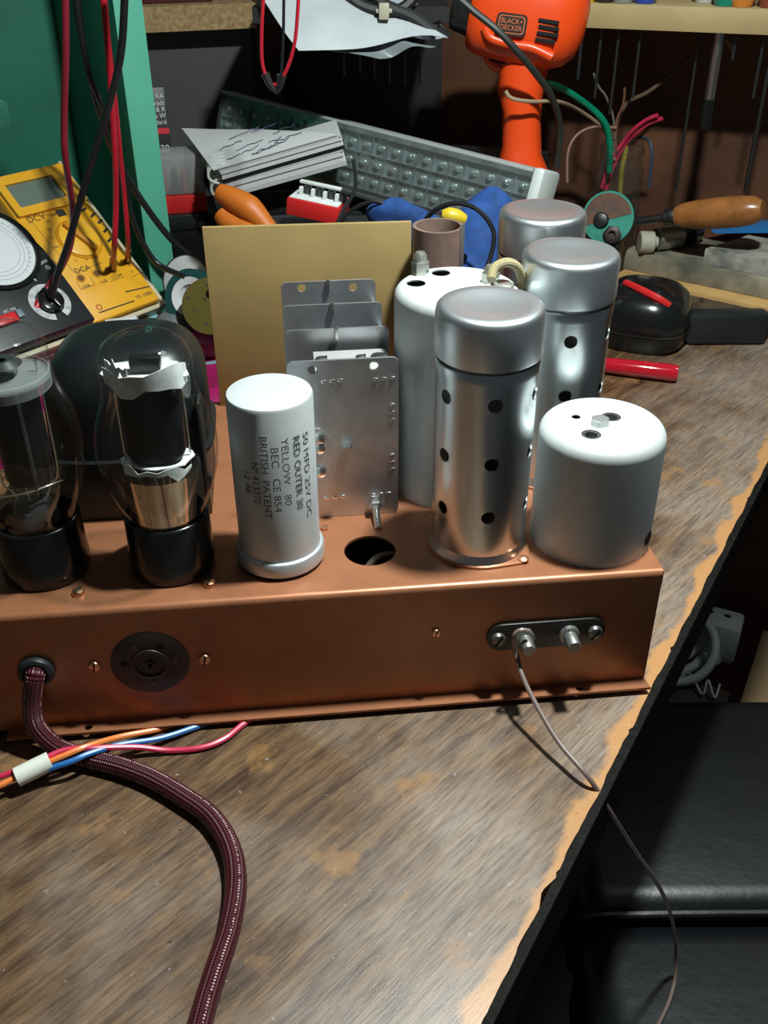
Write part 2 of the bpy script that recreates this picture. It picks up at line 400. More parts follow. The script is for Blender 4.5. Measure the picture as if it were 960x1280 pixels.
# valve socket on the front face
ps = FR(188, 828); Ms = FM(ps)
so = MB().lathe([(1.62, 0), (1.62, 0.05), (1.5, 0.10), (0.80, 0.10), (0.78, 0.18), (0.62, 0.20), (0.60, 0.12), (0.22, 0.12), (0.20, 0.2), (0.10, 0.2), (0.09, 0.05), (0, 0.05)], 48, Ms).build('valve_socket', mat('brown_black_bakelite', (0.022, 0.016, 0.011), 0.4), ch)
so['label'] = 'round black valve socket'
for k, a in enumerate((5, 60, 120, 175, 270)):
    MB().lathe([(0, 0.095), (0.13, 0.095), (0.15, 0.115), (0.11, 0.125), (0, 0.11)], 12, Ms @ T(1.05*math.cos(math.radians(a)), 1.05*math.sin(math.radians(a)), 0)).build('pin_hole', dark_hole if k % 2 else mat('worn_pin', (0.10, 0.09, 0.08), 0.4, 0.7), so)
# cord grommet
pg = FR(46, 837)
MB().lathe([(0.40, 0.0), (0.72, 0.0), (0.76, 0.12), (0.70, 0.3), (0.55, 0.36), (0.42, 0.3), (0.40, 0.0)], 28, FM(pg)).build('grommet', black_rubber, ch)
# aerial terminal plate
pl, pr = FR(608, 796), FR(755, 785); cxm = (pl.x+pr.x)/2; czm = (pl.z+pr.z)/2; hw = (pr.x-pl.x)/2
tilt = math.degrees(math.atan2(pr.z-pl.z, pr.x-pl.x))
Mt = T(cxm, 0, czm) @ RY(-tilt) @ front
tpo = MB().prism(rrect(-hw, -0.72, hw, 0.72, 0.66), 0, 0.16, M=Mt, bev=0.03).build('terminal_plate', mat('black_paxolin', (0.016, 0.014, 0.011), 0.38), ch)
for x in (-2.12, 2.12): screw(tpo, 0.33, 0.24, Mt @ T(x, 0, 0.16), 60, mat('grey_screw', (0.16, 0.16, 0.15), 0.4, 0.8))
for x in (-0.98, 0.98):
    to = MB().lathe([(0.44, 0.16), (0.44, 0.36), (0.40, 0.40), (0.30, 0.42), (0.30, 1.05), (0.26, 1.12), (0, 1.12)], 6 if False else 24, Mt @ T(x, 0, 0)).build('terminal', mat('grey_terminal', (0.30, 0.31, 0.29), 0.4, 0.8), tpo)
    b = MB(); b.lathe([(0.46, 0.17), (0.46, 0.36), (0.0, 0.37)], 6, Mt @ T(x, 0, 0)); b.build('terminal_nut', mat('grey_screw', (0, 0, 0)), tpo)
# cord that can be seen through the round hole, inside the chassis
def braid_mat(name, base, fleck, rep=1.0):
    m, nt, b = new_mat(name); L = nt.links.new
    uv = nt.nodes.new('ShaderNodeUVMap'); sp = nt.nodes.new('ShaderNodeSeparateXYZ'); L(uv.outputs[0], sp.inputs[0])
    def mth(op, a, bb=None, cc=None):
        n = node(nt, 'ShaderNodeMath', operation=op)
        for k, x in enumerate((a, bb, cc)):
            if x is None: continue
            if isinstance(x, bpy.types.NodeSocket): L(x, n.inputs[k])
            else: n.inputs[k].default_value = x
        return n.outputs[0]
    u = mth('MULTIPLY', sp.outputs[0], 4.6*rep); v = mth('MULTIPLY', sp.outputs[1], 8)
    d1 = mth('SINE', mth('MULTIPLY', mth('ADD', u, v), 6.2832)); d2 = mth('SINE', mth('MULTIPLY', mth('SUBTRACT', u, v), 6.2832))
    h = mth('MULTIPLY', d1, d2)
    lane = mth('GREATER_THAN', mth('SINE', mth('MULTIPLY', sp.outputs[1], 6.2832*3)), 0.72)
    fl = mth('MULTIPLY', mth('GREATER_THAN', h, 0.35), lane)
    n2 = noise(nt, 500, 3); fl = mth('MULTIPLY', fl, mth('GREATER_THAN', n2, 0.45))
    c = ramp(nt, mth('MULTIPLY_ADD', h, 0.5, 0.5), [(0.1, tuple(x*0.35 for x in base)), (0.8, base)])
    L(mix(nt, fl, c, fleck), b.inputs['Base Color']); b.inputs['Roughness'].default_value = 0.42
    bump(nt, b, h, 0.6, 0.0006); return m
ic = MB().tube([(hp[0]-0.45, hp[1]-0.9, 3.4), (hp[0]-0.35, hp[1]-0.3, 5.0), (hp[0]+0.3, hp[1]+0.45, 5.6), (hp[0]+1.4, hp[1]+1.3, 5.2)], 0.17, 10).build('inner_cord', braid_mat('pale_braid', (0.35, 0.25, 0.2), (0.6, 0.5, 0.45), 2), ch, uv=True)
ic['label'] = 'pale braided cord inside the round hole'

# ================================================================== things standing on the chassis
def on_chassis(x, y, rz=0): return T(x, y, ZT) @ RZ(YAW+rz)
# --- silver capacitor with stamped lettering
ca = thing('capacitor_can', 'silver grey capacitor can with faded black stamped lettering, nearest the round hole', 'capacitor', on_chassis(-4.43, 34.87))
RA, HA = 1.70, 7.85
MB().lathe([(RA, 0.75), (RA, HA-0.14), (RA-0.05, HA-0.04), (RA-0.16, HA), (RA*0.5, HA+0.02), (0, HA+0.02)], 64).build('body', silver_can, ca)
MB().lathe([(1.70, 0.12), (1.80, 0.12), (1.87, 0.20), (1.88, 0.68), (1.82, 0.80), (1.71, 0.84)], 64).build('base_ring', mat('silver_ring', (0.50, 0.54, 0.55), 0.38, 0.5), ca)
MB().lathe([(0, 0), (1.78, 0), (1.80, 0.13), (0, 0.14)], 48).build('gasket', black_matt, ca)
lines = [('50 MFD 25V DC', 55, 540, 645, 0.9), ('RED OUTER 30', 39, 545, 635, 0.9), ('YELLOW   80', 22, 548, 632, 1), ('BEC   CE 854', 8, 560, 640, 1),
         ('BRITISH  PATENT', -6, 546, 648, 1), ('Nº 413370', -20, 578, 630, 1), ('12 48', -33, 588, 615, 1)]
for s, ang, va, vb, k in lines:
    ya = 34.87-RA*math.cos(math.radians(ang))
    za = PY(340, va, ya).z-ZT; zb = PY(340, vb, ya).z-ZT; zm = (za+zb)/2
    def warp(p, ang=ang, zm=zm):
        a = math.radians(ang-90-YAW)+p.y/RA; return ((RA+0.012)*math.cos(a), (RA+0.012)*math.sin(a), zm-p.x)
    text('stamped_lettering', s, 0.42, ink, ca, I4, width=za-zb, warp=warp)

# --- valves
def valve(label, x, y, k, rz, tall=0.0):
    r = thing('valve', label, 'valve', on_chassis(x, y, rz), 'glass valves plugged into the copper chassis')
    t = tall
    MB().lathe([(0, 0), (1.72, 0), (1.80, 0.08), (1.80, 0.7), (1.76, 0.8), (1.74, 2.55), (1.70, 2.62), (1.62, 2.66), (1.60, 2.4)], 48).build('base', bakelite, r)
    prof = [(1.60, 2.45), (1.66, 2.9), (1.92, 3.5), (2.16, 4.2), (2.34, 5.0+t*.4), (2.40, 5.7+t*.6), (2.36, 6.3+t), (2.22, 6.9+t), (2.02, 7.5+t), (1.86, 8.0+t), (1.79, 8.5+t), (1.78, 9.1+t), (1.70, 9.6+t), (1.50, 10.0+t), (1.10, 10.28+t), (0.6, 10.40+t), (0, 10.43+t)]
    pr = catmull([(a, 0, b) for a, b in prof], 3)
    MB().lathe([(max(0, p.x), p.z) for p in pr], 64).build('bulb', glass, r)
    return r
PLATE = mat('black_carbon_plate', (0.006, 0.006, 0.006), 0.35)
MICA = mat('mica', (0.62, 0.63, 0.62), 0.3, var=0.25, scale=120)
WIRE = mat('bright_wire', (0.75, 0.72, 0.68), 0.25, 1.0)
GET = mat('getter_smoke', (0.55, 0.55, 0.56), 0.15, 0.9, col2=(0.2, 0.2, 0.22), scale=90)
v2 = valve('clear glass valve with black anode and white mica, between silver can and its twin', -8.96, 34.42, 0, 0)
MB().loft([((0, 0, z), hx, 0.85, 3.0) for z, hx in ((5.35, 1.05), (5.6, 1.16), (8.6, 1.16), (8.75, 1.1))], 28).build('anode', PLATE, v2)
def ragged(z, r, n, seed, th=0.05, sag=0.0):
    q = random.Random(seed); pts = []
    for k in range(n): a = 2*math.pi*k/n; rr = r*(0.84+0.2*q.random()); pts.append((rr*math.cos(a), rr*0.72*math.sin(a)))
    return MB().prism(pts, z, z+th)
ragged(8.85, 1.72, 16, 4).build('mica_spacer', MICA, v2)
ragged(5.15, 1.55, 16, 9).build('mica_spacer', MICA, v2)
def flap(z0, z1, a0, a1, r, seed):
    q = random.Random(seed); n = 8; j = [q.uniform(-.22, .22) for _ in range(n+1)]; j2 = [q.uniform(-.25, .2) for _ in range(n+1)]
    def fn(u, v):
        a = math.radians(a0+(a1-a0)*u); i = min(n, int(u*n+.5)); z = (z0+j[i])*(1-v)+(z1+j2[i])*v
        return (r*math.cos(a), r*math.sin(a)*0.85, z)
    return MB().grid(fn, n, 3, 0.03)
flap(8.55, 9.35, 200, 345, 1.60, 2).build('mica_skirt', MICA, v2)
flap(4.85, 5.30, 215, 330, 1.55, 5).build('mica_skirt', MICA, v2)
flap(9.2, 9.75, 205, 250, 1.50, 8).build('mica_skirt', MICA, v2)
MB().box(-0.55, -0.3, 9.0, 0.6, 0.3, 9.55, 0.08).build('top_block', PLATE, v2)
MB().lathe([(0.95, 2.5), (0.85, 3.0), (0.55, 3.7), (0.45, 4.3), (0, 4.35)], 28).build('glass_stem', thin_glass('stem_glass', (0.9, 0.93, 0.92), 1.5, 0.03, 0.06), v2)
MB().lathe([(1.52, 2.62), (1.56, 3.2), (1.63, 4.2), (1.67, 4.85)], 40, a0=math.radians(212), a1=math.radians(330)).build('getter_mirror', mat('getter_mirror', (0.62, 0.55, 0.46), 0.08, 1.0), v2)
for x, y in ((-1.25, 0), (1.25, 0), (-0.4, 0.1), (0.1, -0.1), (0.45, 0.1)):
    MB().tube([(x*0.5, y, 3.4), (x*0.7, y, 4.2), (x, y, 5.0), (x, y, 9.2)], 0.045, 6, 4).build('support_wire', WIRE, v2)
MB().lathe([(0, 5.0), (0.6, 4.98), (0.8, 4.9), (0, 4.93)], 20).build('getter_cup', GET, v2)

v1 = valve('clear glass valve with tall dark anode, leftmost on the copper chassis', -14.23, 34.15, 0, 15, 0.45)
MB().loft([((0.15, 0, z), hx, 0.8, 2.6) for z, hx in ((4.4, 0.85), (4.6, 0.95), (8.4, 0.95), (8.6, 0.9))], 28).build('anode', PLATE, v1)
MB().box(0.2, -0.92, 4.4, 0.36, -0.8, 8.5, 0.02).build('anode_rib', mat('dark_rib', (0.10, 0.11, 0.11), 0.35, 0.6), v1)
MB().lathe([(0, 8.75), (1.66, 8.75), (1.68, 8.80), (1.66, 8.86), (0, 8.86)], 40).build('mica_disc', thin_glass('mica_sheet', (0.85, 0.86, 0.84), 1.6, 0.06, 0.12), v1)
MB().lathe([(1.62, 8.4), (1.68, 8.42), (1.68, 9.0), (1.62, 9.02)], 40).build('mica_collar', thin_glass('mica_sheet', ()), v1)
MB().lathe([(0.2, 9.2), (0.6, 9.2), (0.75, 9.35), (0.45, 9.55), (0.2, 9.5)], 30).build('getter_ring', mat('pale_getter', (0.25, 0.27, 0.27), 0.2, 0.9), v1)
MB().lathe([(0.95, 2.5), (0.85, 3.0), (0.55, 3.7), (0.45, 4.1), (0, 4.15)], 28).build('glass_stem', thin_glass('stem_glass', ()), v1)
for x, y in ((-1.0, 0), (1.2, 0), (0.5, 0.1), (-0.2, -0.1)):
    MB().tube([(x*0.5, y, 3.4), (x*0.7, y, 4.0), (x, y, 4.7), (x, y, 9.3)], 0.045, 6, 4).build('support_wire', WIRE, v1)
MB().tube([(-1.3, -0.6, 4.1), (0, -0.9, 4.25), (1.3, -0.5, 4.3)], 0.04, 6, 5).build('cross_wire', WIRE, v1)

# --- perforated valve shields
def hole_body(r, z0, z1, rows, hr=0.30, cell=0.48, inset=0.07, ncol=6, a_off=0.0):
    b = MB(); aw = cell/r; zs = []
    zs.append(z0)
    for zc in rows:
        for k in range(5): zs.append(zc-cell+2*cell*k/4)
    zs.append(z1)
    angs = []; gap = 2*math.pi/ncol-2*aw
    for c in range(ncol):
        ac = a_off+2*math.pi*c/ncol
        for k in range(5): angs.append(ac-aw+2*aw*k/4)
        for k in range(1, 4): angs.append(ac+aw+gap*k/4)
    NA = len(angs)
    for rr, flip in ((r, False), (r-inset, True)):
        vs = []; fs = []
        for z in zs:
            for a in angs: vs.append((rr*math.cos(a), rr*math.sin(a), z))
        for j in range(len(zs)-1):
            hole_row = j > 0 and (j-1) % 5 < 4 and j-1 < 5*len(rows)
            for i in range(NA):
                if hole_row and i % 8 < 4: continue
                fs.append((j*NA+i, j*NA+(i+1) % NA, (j+1)*NA+(i+1) % NA, (j+1)*NA+i))
        for ri, zc in enumerate(rows):
            for c in range(ncol):
                ac = a_off+2*math.pi*c/ncol; i0 = 8*c; j0 = 1+5*ri; sq = []
                for k in range(4): sq.append((i0+4, j0+k, 1))
                sq = [(i0+k, j0) for k in range(4)]+[(i0+4, j0+k) for k in range(4)]+[(i0+4-k, j0+4) for k in range(4)]+[(i0, j0+4-k) for k in range(4)]
                ci = []
                for (i, j) in sq:
                    da = (i-i0-2)/2; dz = (j-j0-2)/2; q = math.hypot(da, dz)
                    ci.append(len(vs)); a = ac+hr*da/q/r; vs.append((rr*math.cos(a), rr*math.sin(a), zc+hr*dz/q))
                n = 16
                for k in range(n):
                    s1 = sq[k]; s2 = sq[(k+1) % n]
                    fs.append((s1[1]*NA+s1[0] % NA, s2[1]*NA+s2[0] % NA, ci[(k+1) % n], ci[k]))
        b.add(vs, fs)
    # hole rims
    for zc in rows:
        for c in range(ncol):
            ac = a_off+2*math.pi*c/ncol; vs = []; fs = []
            for k in range(24):
                t = 2*math.pi*k/24
                for rr in (r, r-inset):
                    a = ac+hr*math.cos(t)/r; vs.append((rr*math.cos(a), rr*math.sin(a), zc+hr*math.sin(t)))
            for k in range(24): k2 = (k+1) % 24; fs.append((2*k, 2*k2, 2*k2+1, 2*k+1))
            b.add(vs, fs)
    return b
def shield(label, x, y, rz, base=True):
    r = thing('valve_shield', label, 'valve shield', on_chassis(x, y, rz), 'tall aluminium valve shields with lift-off caps')
    rb = 2.03
    rows = [2.45, 4.95, 7.55]
    hole_body(rb, 0.15, 8.3, rows, a_off=math.radians(-90-1)).build('perforated_body', alum, r)
    MB().lathe([(rb, 8.3), (rb+0.04, 8.32), (rb+0.05, 8.76), (rb+0.02, 8.82), (rb-0.16, 8.84), (rb-0.18, 9.2)], 64).build('collar', alum, r)
    MB().lathe([(1.95, 9.1), (2.02, 8.99), (2.10, 8.97), (2.115, 9.05), (2.105, 10.62), (2.07, 10.78), (1.97, 10.88), (1.82, 10.92), (1.5, 10.88), (1.1, 10.81), (0.6, 10.76), (0, 10.74)], 72).build('cap', alum_cap, r)
    if base:
        pts = circle(0, 0, 2.28, 40)
        a0 = math.radians(-58)
        ear = []
        for k in range(40):
            a = 2*math.pi*k/40; rr = 2.26
            for ea in (-48, 132):
                d = abs((math.degrees(a)-ea+180) % 360-180)
                if d < 34: rr = max(rr, min(2.9, 2.26/max(0.2, math.cos(math.radians(34-d)))))
            ear.append((rr*math.cos(a), rr*math.sin(a)))
        fo = MB().prism(ear, 0.0, 0.12, bev=0.03).build('base_flange', copper, r)
        MB().lathe([(2.03, 0.1), (2.14, 0.12), (2.10, 0.22), (2.03, 0.5)], 56).build('base_collar', alum, r)
        for ea in (-48, 132):
            MB().lathe([(0.24, 0.10), (0.24, 0.17), (0.13, 0.24), (0, 0.25)], 16, T(2.45*math.cos(math.radians(ea)), 2.45*math.sin(math.radians(ea)), 0)).build('rivet', copper_dull, fo)
    return r
shield('nearest perforated aluminium valve shield, on copper flange beside the squat grey can', 4.09, 36.04, 0)
shield('perforated aluminium valve shield standing behind the squat grey can, second in row', 8.14, 42.10, -6)
shield('rearmost aluminium valve shield, with an open slot in its side', 7.75, 48.21, 8)

# --- squat grey can with bolted top
rc = thing('coil_can', 'squat grey painted can with hex bolt on top, right end of chassis', 'can', on_chassis(9.08, 36.46))
RR, HR = 2.62, 5.62
def can_top(r, z, holes): return MB().prism(circle(0, 0, r, 48), z-0.06, z, holes=holes)
rim = [(RR, 0.0), (RR, HR-0.62)]+[(RR-0.62+0.62*math.cos(t*math.pi/2/8), HR-0.62+0.62*math.sin(t*math.pi/2/8)) for t in range(1, 9)]
MB().lathe(rim, 72).build('side', grey_paint, rc)
Rci = (T(9.08, 36.46, ZT) @ RZ(YAW)).inverted()
def top_pt(u, v, inv, z): return inv @ PZ(u, v, ZT+z)
h1 = top_pt(764, 521, Rci, HR); h2 = top_pt(739, 543, Rci, HR); h3 = top_pt(720, 521, Rci, HR); hb = top_pt(750, 530, Rci, HR)
can_top(RR-0.62, HR, [circle(h1.x, h1.y, 0.40, 20), circle(h2.x, h2.y, 0.40, 20), circle(h3.x, h3.y, 0.19, 14)]).build('top', grey_paint, rc)
MB().lathe([(0, HR-0.5), (RR-0.7, HR-0.5), (RR-0.7, HR-0.4), (0, HR-0.4)], 32).build('inner_plate', dark_hole, rc)
for h in (h1, h2): MB().lathe([(0.36, HR-0.4), (0.36, HR-0.02), (0.26, HR-0.02), (0.26, HR-0.4)], 20, T(h.x, h.y, 0)).build('bush', steel, rc)
MB().lathe([(0.40, HR), (0.40, HR+0.22), (0.34, HR+0.27), (0, HR+0.28)], 6, T(hb.x, hb.y, 0) @ RZ(12)).build('hex_bolt', mat('bolt_grey', (0.5, 0.52, 0.5), 0.35, 0.8), rc)
MB().lathe([(0, 0), (0.33, 0), (0.33, 0.06), (0, 0.06)], 16, zalong((2.58*math.cos(math.radians(-40)), 2.58*math.sin(math.radians(-40)), 0.75), (math.cos(math.radians(-40)), math.sin(math.radians(-40)), 0))).build('side_hole', dark_hole, rc)

# --- tall grey can behind the nearest shield
wc = thing('transformer_can', 'tall grey painted can with white lit top and domed nuts, behind nearest shield', 'can', on_chassis(3.2, 41.15))
RW, HW = 2.72, 9.75
rim = [(RW, 0.0), (RW, HW-0.5)]+[(RW-0.5+0.5*math.cos(t*math.pi/2/8), HW-0.5+0.5*math.sin(t*math.pi/2/8)) for t in range(1, 9)]
MB().lathe(rim, 72).build('side', grey_paint, wc)
Wci = (T(3.2, 41.15, ZT) @ RZ(YAW)).inverted()
g1 = top_pt(520, 354, Wci, HW); g2 = top_pt(551, 341, Wci, HW); n1 = top_pt(525, 342, Wci, HW); n2 = top_pt(613, 352, Wci, HW)
can_top(RW-0.5, HW, [circle(g1.x, g1.y, 0.42, 20), circle(g2.x, g2.y, 0.42, 20)]).build('top', grey_paint, wc)
MB().lathe([(0, HW-0.6), (RW-0.6, HW-0.6), (RW-0.6, HW-0.5), (0, HW-0.5)], 32).build('inner_plate', dark_hole, wc)
nutm = mat('nut_nickel', (0.52, 0.52, 0.47), 0.35, 0.85)
for nn, hh in ((n1, 1.0), (n2, 0.75)):
    no = MB().lathe([(0.40, HW), (0.40, HW+hh*0.55), (0.36, HW+hh*0.6)], 6, T(nn.x, nn.y, 0)).build('domed_nut', nutm, wc)
    MB().lathe([(0.31, HW+hh*0.55), (0.30, HW+hh*0.8), (0.2, HW+hh*0.97), (0, HW+hh)], 20, T(nn.x, nn.y, 0)).build('dome', nutm, no)
n3 = top_pt(632, 357, Wci, HW); MB().lathe([(0.5, HW), (0.5, HW+0.15), (0.4, HW+0.22), (0, HW+0.22)], 24, T(n3.x-0.2, n3.y-0.2, 0)).build('washer', mat('nut_nickel', ()), wc)
pts = [Wci @ PY(u, v, y) for u, v, y in ((614, 349, 40.2), (618, 335, 40.6), (632, 328, 40.9), (646, 333, 41.2), (652, 348, 41.5), (650, 362, 41.8))]
bo = MB().tube(pts, 0.2, 10).build('cotton_wire', braid_mat('cream_braid', (0.50, 0.42, 0.22), (0.62, 0.55, 0.35), 1.5), wc, uv=True); bo['label'] = 'cream cotton covered wire loop'

# --- brown former behind the tall can
bt = thing('coil_former', 'brown cardboard coil former tube with a metal lug on its rim', 'coil former', on_chassis(2.7, 48.25))
MB().lathe([(1.05, 0), (1.20, 0), (1.20, 8.1), (1.24, 8.15), (1.24, 10.15), (1.08, 10.15), (1.05, 9.9), (1.05, 0)], 40).build('tube', mat('brown_former', (0.16, 0.105, 0.085), 0.45, var=0.25, scale=60), bt)
MB().lathe([(1.205, 0.0), (1.225, 0.0), (1.225, 8.05), (1.205, 8.05)], 40).build('winding', mat('dark_red_winding', (0.07, 0.018, 0.014), 0.35), bt)
MB().box(-0.22, -0.04, 8.2, 0.22, 0.04, 10.4, 0.02, M=RZ(-30) @ T(1.27, 0, 0) @ RZ(90)).build('lug', alum_dull, bt)

# --- tan board
PB0, PB1 = Vector((-8.95, 49.05, ZT)), Vector((1.45, 49.85, ZT)); pd = (PB1-PB0).normalized(); wl = (PB1-PB0).length
tb = MB().box(0, 0, 0, wl, 0.25, 9.85, 0.03, M=axes(PB0, pd, (-pd.y, pd.x, 0), (0, 0, 1))).build('fibre_board', mat('tan_fibre_board', (0.29, 0.205, 0.08), 0.5, var=0.16, scale=10, bmp=0.05))
tag(tb, 'plain tan rectangular fibre board standing upright behind the tuning capacitor', 'board')

# --- gang tuning capacitor
gc = thing('tuning_capacitor', 'silver metal gang tuning capacitor with stepped plates in front of tan board', 'tuning capacitor', MC @ T(0, 0, ZT))
ga0, ga1, gh = -3.42, 1.26, 7.72
def plate_poly(x0, x1, z0, z1): return rrect(x0, z0, x1, z1, 0.28)
def gp(u, v, b): return MCi @ PP(u, v, MC @ Vector((0, b, 0)), CB)
fh1, fh2 = gp(390, 462, 5.78), gp(467, 457, 5.78)
MG = lambda b: T(0, b, 0) @ RX(90)          # local xy -> a,z ; extrude to -b
fpl = MB().prism(plate_poly(ga0, ga1, 0.02, gh), 0, 0.13, holes=[circle(fh1.x, fh1.z-ZT, 0.20, 16), circle(fh2.x, fh2.z-ZT, 0.20, 16)], M=MG(5.85)).build('front_plate', alum_dull, gc)
for (u, v, vert) in ((415, 476, 0), (480, 473, 0), (490, 515, 1), (490, 577, 1), (418, 621, 0), (476, 617, 0)):
    q = gp(u, v, 5.75)
    for k in (-0.36, 0, 0.36):
        m = T(q.x+(0 if vert else k), 5.76, q.z-ZT+(k if vert else 0)+(0.05*k if not vert else 0))
        MB().box(-0.11, -0.08, -0.07, 0.11, 0.05, 0.07, 0.03, M=m).build('swaged_tab', mat('bright_tab', (0.8, 0.82, 0.84), 0.22, 1.0), fpl)
for j, b in enumerate((9.2, 12.1, 15.2)):
    hs = [] 
    if j == 2:
        e1, e2 = gp(377, 359, b), gp(441, 358, b); hs = [circle(e1.x, e1.z-ZT, 0.21, 16), circle(e2.x, e2.z-ZT, 0.21, 16)]
    MB().prism(plate_poly(ga0-0.02, ga1-0.03, 0.02, gh-(0.0 if j else 0.02)), 0, 0.12, holes=hs, M=MG(b)).build('divider_plate', alum_dull, gc)
    MB().box(-1.2, b-0.35, gh-0.55, -1.05, b-0.13, gh+0.15, 0.03).build('spring_finger', steel, gc)
for j, (b0, b1) in enumerate(((5.9, 9.05), (9.25, 11.95), (12.15, 15.05))):
    for k in range(5):
        bb = b0+0.45+(b1-b0-0.9)*k/4
        MB().prism(circle(-1.0, 3.6, 2.0, 24), 0, 0.05, M=MG(bb)).build('rotor_vane', alum_dull, gc)
    MB().box(ga0+0.05, b0, 0.05, ga0+0.14, b1, 0.9).build('side_rail', alum_dull, gc)
    MB().box(ga1-0.2, b0, 0.05, ga1-0.1, b1, gh-1.1).build('side_wall', alum_dull, gc)
MB().tube([(-1.0, 5.3, 3.6), (-1.0, 15.4, 3.6)], 0.22, 14, 1).build('shaft', steel, gc)
MB().box(ga0+1.2, 6.1, gh-0.95, ga1-0.25, 8.4, gh-0.75, 0.03).build('trimmer_strip', mat('pale_trimmer', (0.6, 0.6, 0.58), 0.35, 0.5), gc)
for x, r in ((-1.9, 0.3), (-0.2, 0.26), (0.6, 0.42)):
    screw(gc, r, 0.2, T(x, 7.3, gh-0.75), 30, steel, 'trimmer_screw')
MB().box(-0.95, 6.2, gh-0.75, 0.1, 6.5, gh-0.5, 0.03).build('trimmer_leaf', steel, gc)
qn = gp(469, 632, 5.7)
nb = MB().lathe([(0.34, 0), (0.34, 0.3), (0.27, 0.36), (0, 0.36)], 6, T(qn.x, 5.72, qn.z-ZT+0.1) @ RX(90)).build('nut', steel, gc)
bz = MB()
for k in range(9): bz.lathe([(0.13, 0.3+k*0.12), (0.17, 0.36+k*0.12), (0.13, 0.42+k*0.12)], 14, T(qn.x, 5.72, qn.z-ZT+0.1) @ RX(112))
bz.lathe([(0.13, 1.38), (0, 1.4)], 14, T(qn.x, 5.72, qn.z-ZT+0.1) @ RX(112)); bz.build('threaded_stud', steel, gc)
ql = gp(402, 570, 5.7)
lev = MB().prism([(-1.0, -1.2), (0.0, -1.3), (0.62, -0.2), (0.45, 0.9), (0, 1.35), (-1.0, 1.4)], 0, 0.07, M=T(ql.x, 5.72, ql.z-ZT) @ RX(90)).build('bearing_cover', alum_dull, gc)
for dz in (0.9, 0.45, -0.75): MB().lathe([(0.28, 0.07), (0.28, 0.16), (0.14, 0.26), (0, 0.27)], 16, T(ql.x-0.1, 5.72, ql.z-ZT+dz) @ RX(90)).build('bearing_ball', steel, lev)

# --- black mains transformer
MTR = MC @ T(0, 0, ZT); tr = thing('mains_transformer', 'large black domed mains transformer behind the two glass valves', 'transformer', MTR)
MB().box(-13.9, 6.6, 0, -7.4, 12.4, 3.0, 0.1).build('core', black_matt, tr)
cx, cy = -10.6, 9.5
rings = []
for k in range(13):
    t = k/12*math.pi/2; rings.append(((cx+0.25*math.sin(t), cy, 3.0+2.2+2.6*math.sin(t)), 1.2+2.35*math.cos(t)**0.8 if k < 12 else 1.2, 1.0+2.1*math.cos(t)**0.8 if k < 12 else 1.0, 3.2))
rings = [((cx, cy, 3.0), 3.75, 3.3, 4), ((cx, cy, 3.15), 3.75, 3.3, 4), ((cx, cy, 3.2), 3.55, 3.1, 4)]+rings
MB().loft(rings, 48).build('bell_cover', mat('black_enamel', (0.006, 0.008, 0.009), 0.36, bmp=0.05, scale=120), tr)
MB().box(-7.35, 6.6, 0, -7.2, 11.5, 5.6, 0.04).build('side_clamp', mat('dark_clamp', (0.06, 0.06, 0.058), 0.4, 0.7), tr)
MB().box(-7.2, 6.7, 1.2, -7.05, 7.0, 2.0, 0.03).build('clip', black_matt, tr)
for x, y in ((-12.6, 7.2), (-8.7, 7.2), (-12.6, 11.6), (-8.7, 11.6)): MB().lathe([(0.3, 3.15), (0.3, 3.4), (0.0, 3.45)], 6, T(x, y, 0)).build('bolt', black_gloss, tr)

# ================================================================== cords in front
def path(l): return [PZ(u, v, z) for u, v, z in l]
g0 = MC @ Vector((pg.x, 0.9, pg.z)); g1_ = MC @ Vector((pg.x, -0.35, pg.z))
cord = [g0, MC @ Vector((pg.x, 0.3, pg.z)), g1_]+path([(40, 878, 2.3), (46, 908, 1.3), (72, 934, 0.62), (110, 948, 0.42), (150, 958, 0.42), (190, 973, 0.42), (230, 996, 0.42), (265, 1022, 0.42), (288, 1060, 0.42), (295, 1105, 0.42), (287, 1160, 0.42), (271, 1210, 0.42), (257, 1255, 0.42), (243, 1310, 0.42), (232, 1360, 0.42)])
o = MB().tube(cord, 0.40, 16, 8).build('braided_cable', braid_mat('maroon_braid', (0.075, 0.006, 0.013), (0.55, 0.36, 0.36), 1.0), uv=True)
tag(o, 'thick maroon braided mains cable curving from black grommet across the bench', 'cable')
def wire(name, label, pts, r, m, n=8, sub=6, group=None, cat='wire'):
    return tag(MB().tube(pts, r, n, sub).build(name, m), label, cat, group)
org = mat('orange_pvc', (0.80, 0.22, 0.05), 0.35); blu = mat('blue_pvc', (0.02, 0.14, 0.42), 0.35); pnk = mat('crimson_pvc', (0.55, 0.03, 0.08), 0.35); red = mat('red_pvc', (0.42, 0.012, 0.025), 0.3)
HG = 'hookup wires coming out from under the chassis'
wire('hookup_wire', 'orange hookup wire coming from under the chassis over maroon cord', path([(215, 905, 0.15), (196, 912, 0.2), (150, 921, 0.5), (112, 932, 1.0), (84, 943, 1.05), (40, 962, 0.85), (0, 982, 0.7), (-40, 1000, 0.5)]), 0.125, org, group=HG)
wire('hookup_wire', 'blue hookup wire coming from under the chassis over maroon cord', path([(262, 902, 0.15), (244, 909, 0.18), (200, 923, 0.35), (150, 931, 0.7), (112, 942, 0.95), (86, 953, 0.95), (42, 967, 0.7), (24, 975, 0.6)]), 0.125, blu, group=HG)
wire('hookup_wire', 'crimson hookup wire curving from under the chassis and along the bench', path([(318, 897, 0.15), (303, 906, 0.16), (280, 924, 0.16), (250, 935, 0.16), (210, 938, 0.18), (172, 934, 0.5), (120, 935, 0.95), (80, 938, 1.05), (40, 956, 0.95), (0, 971, 0.75), (-40, 985, 0.5)]), 0.125, pnk, group=HG)
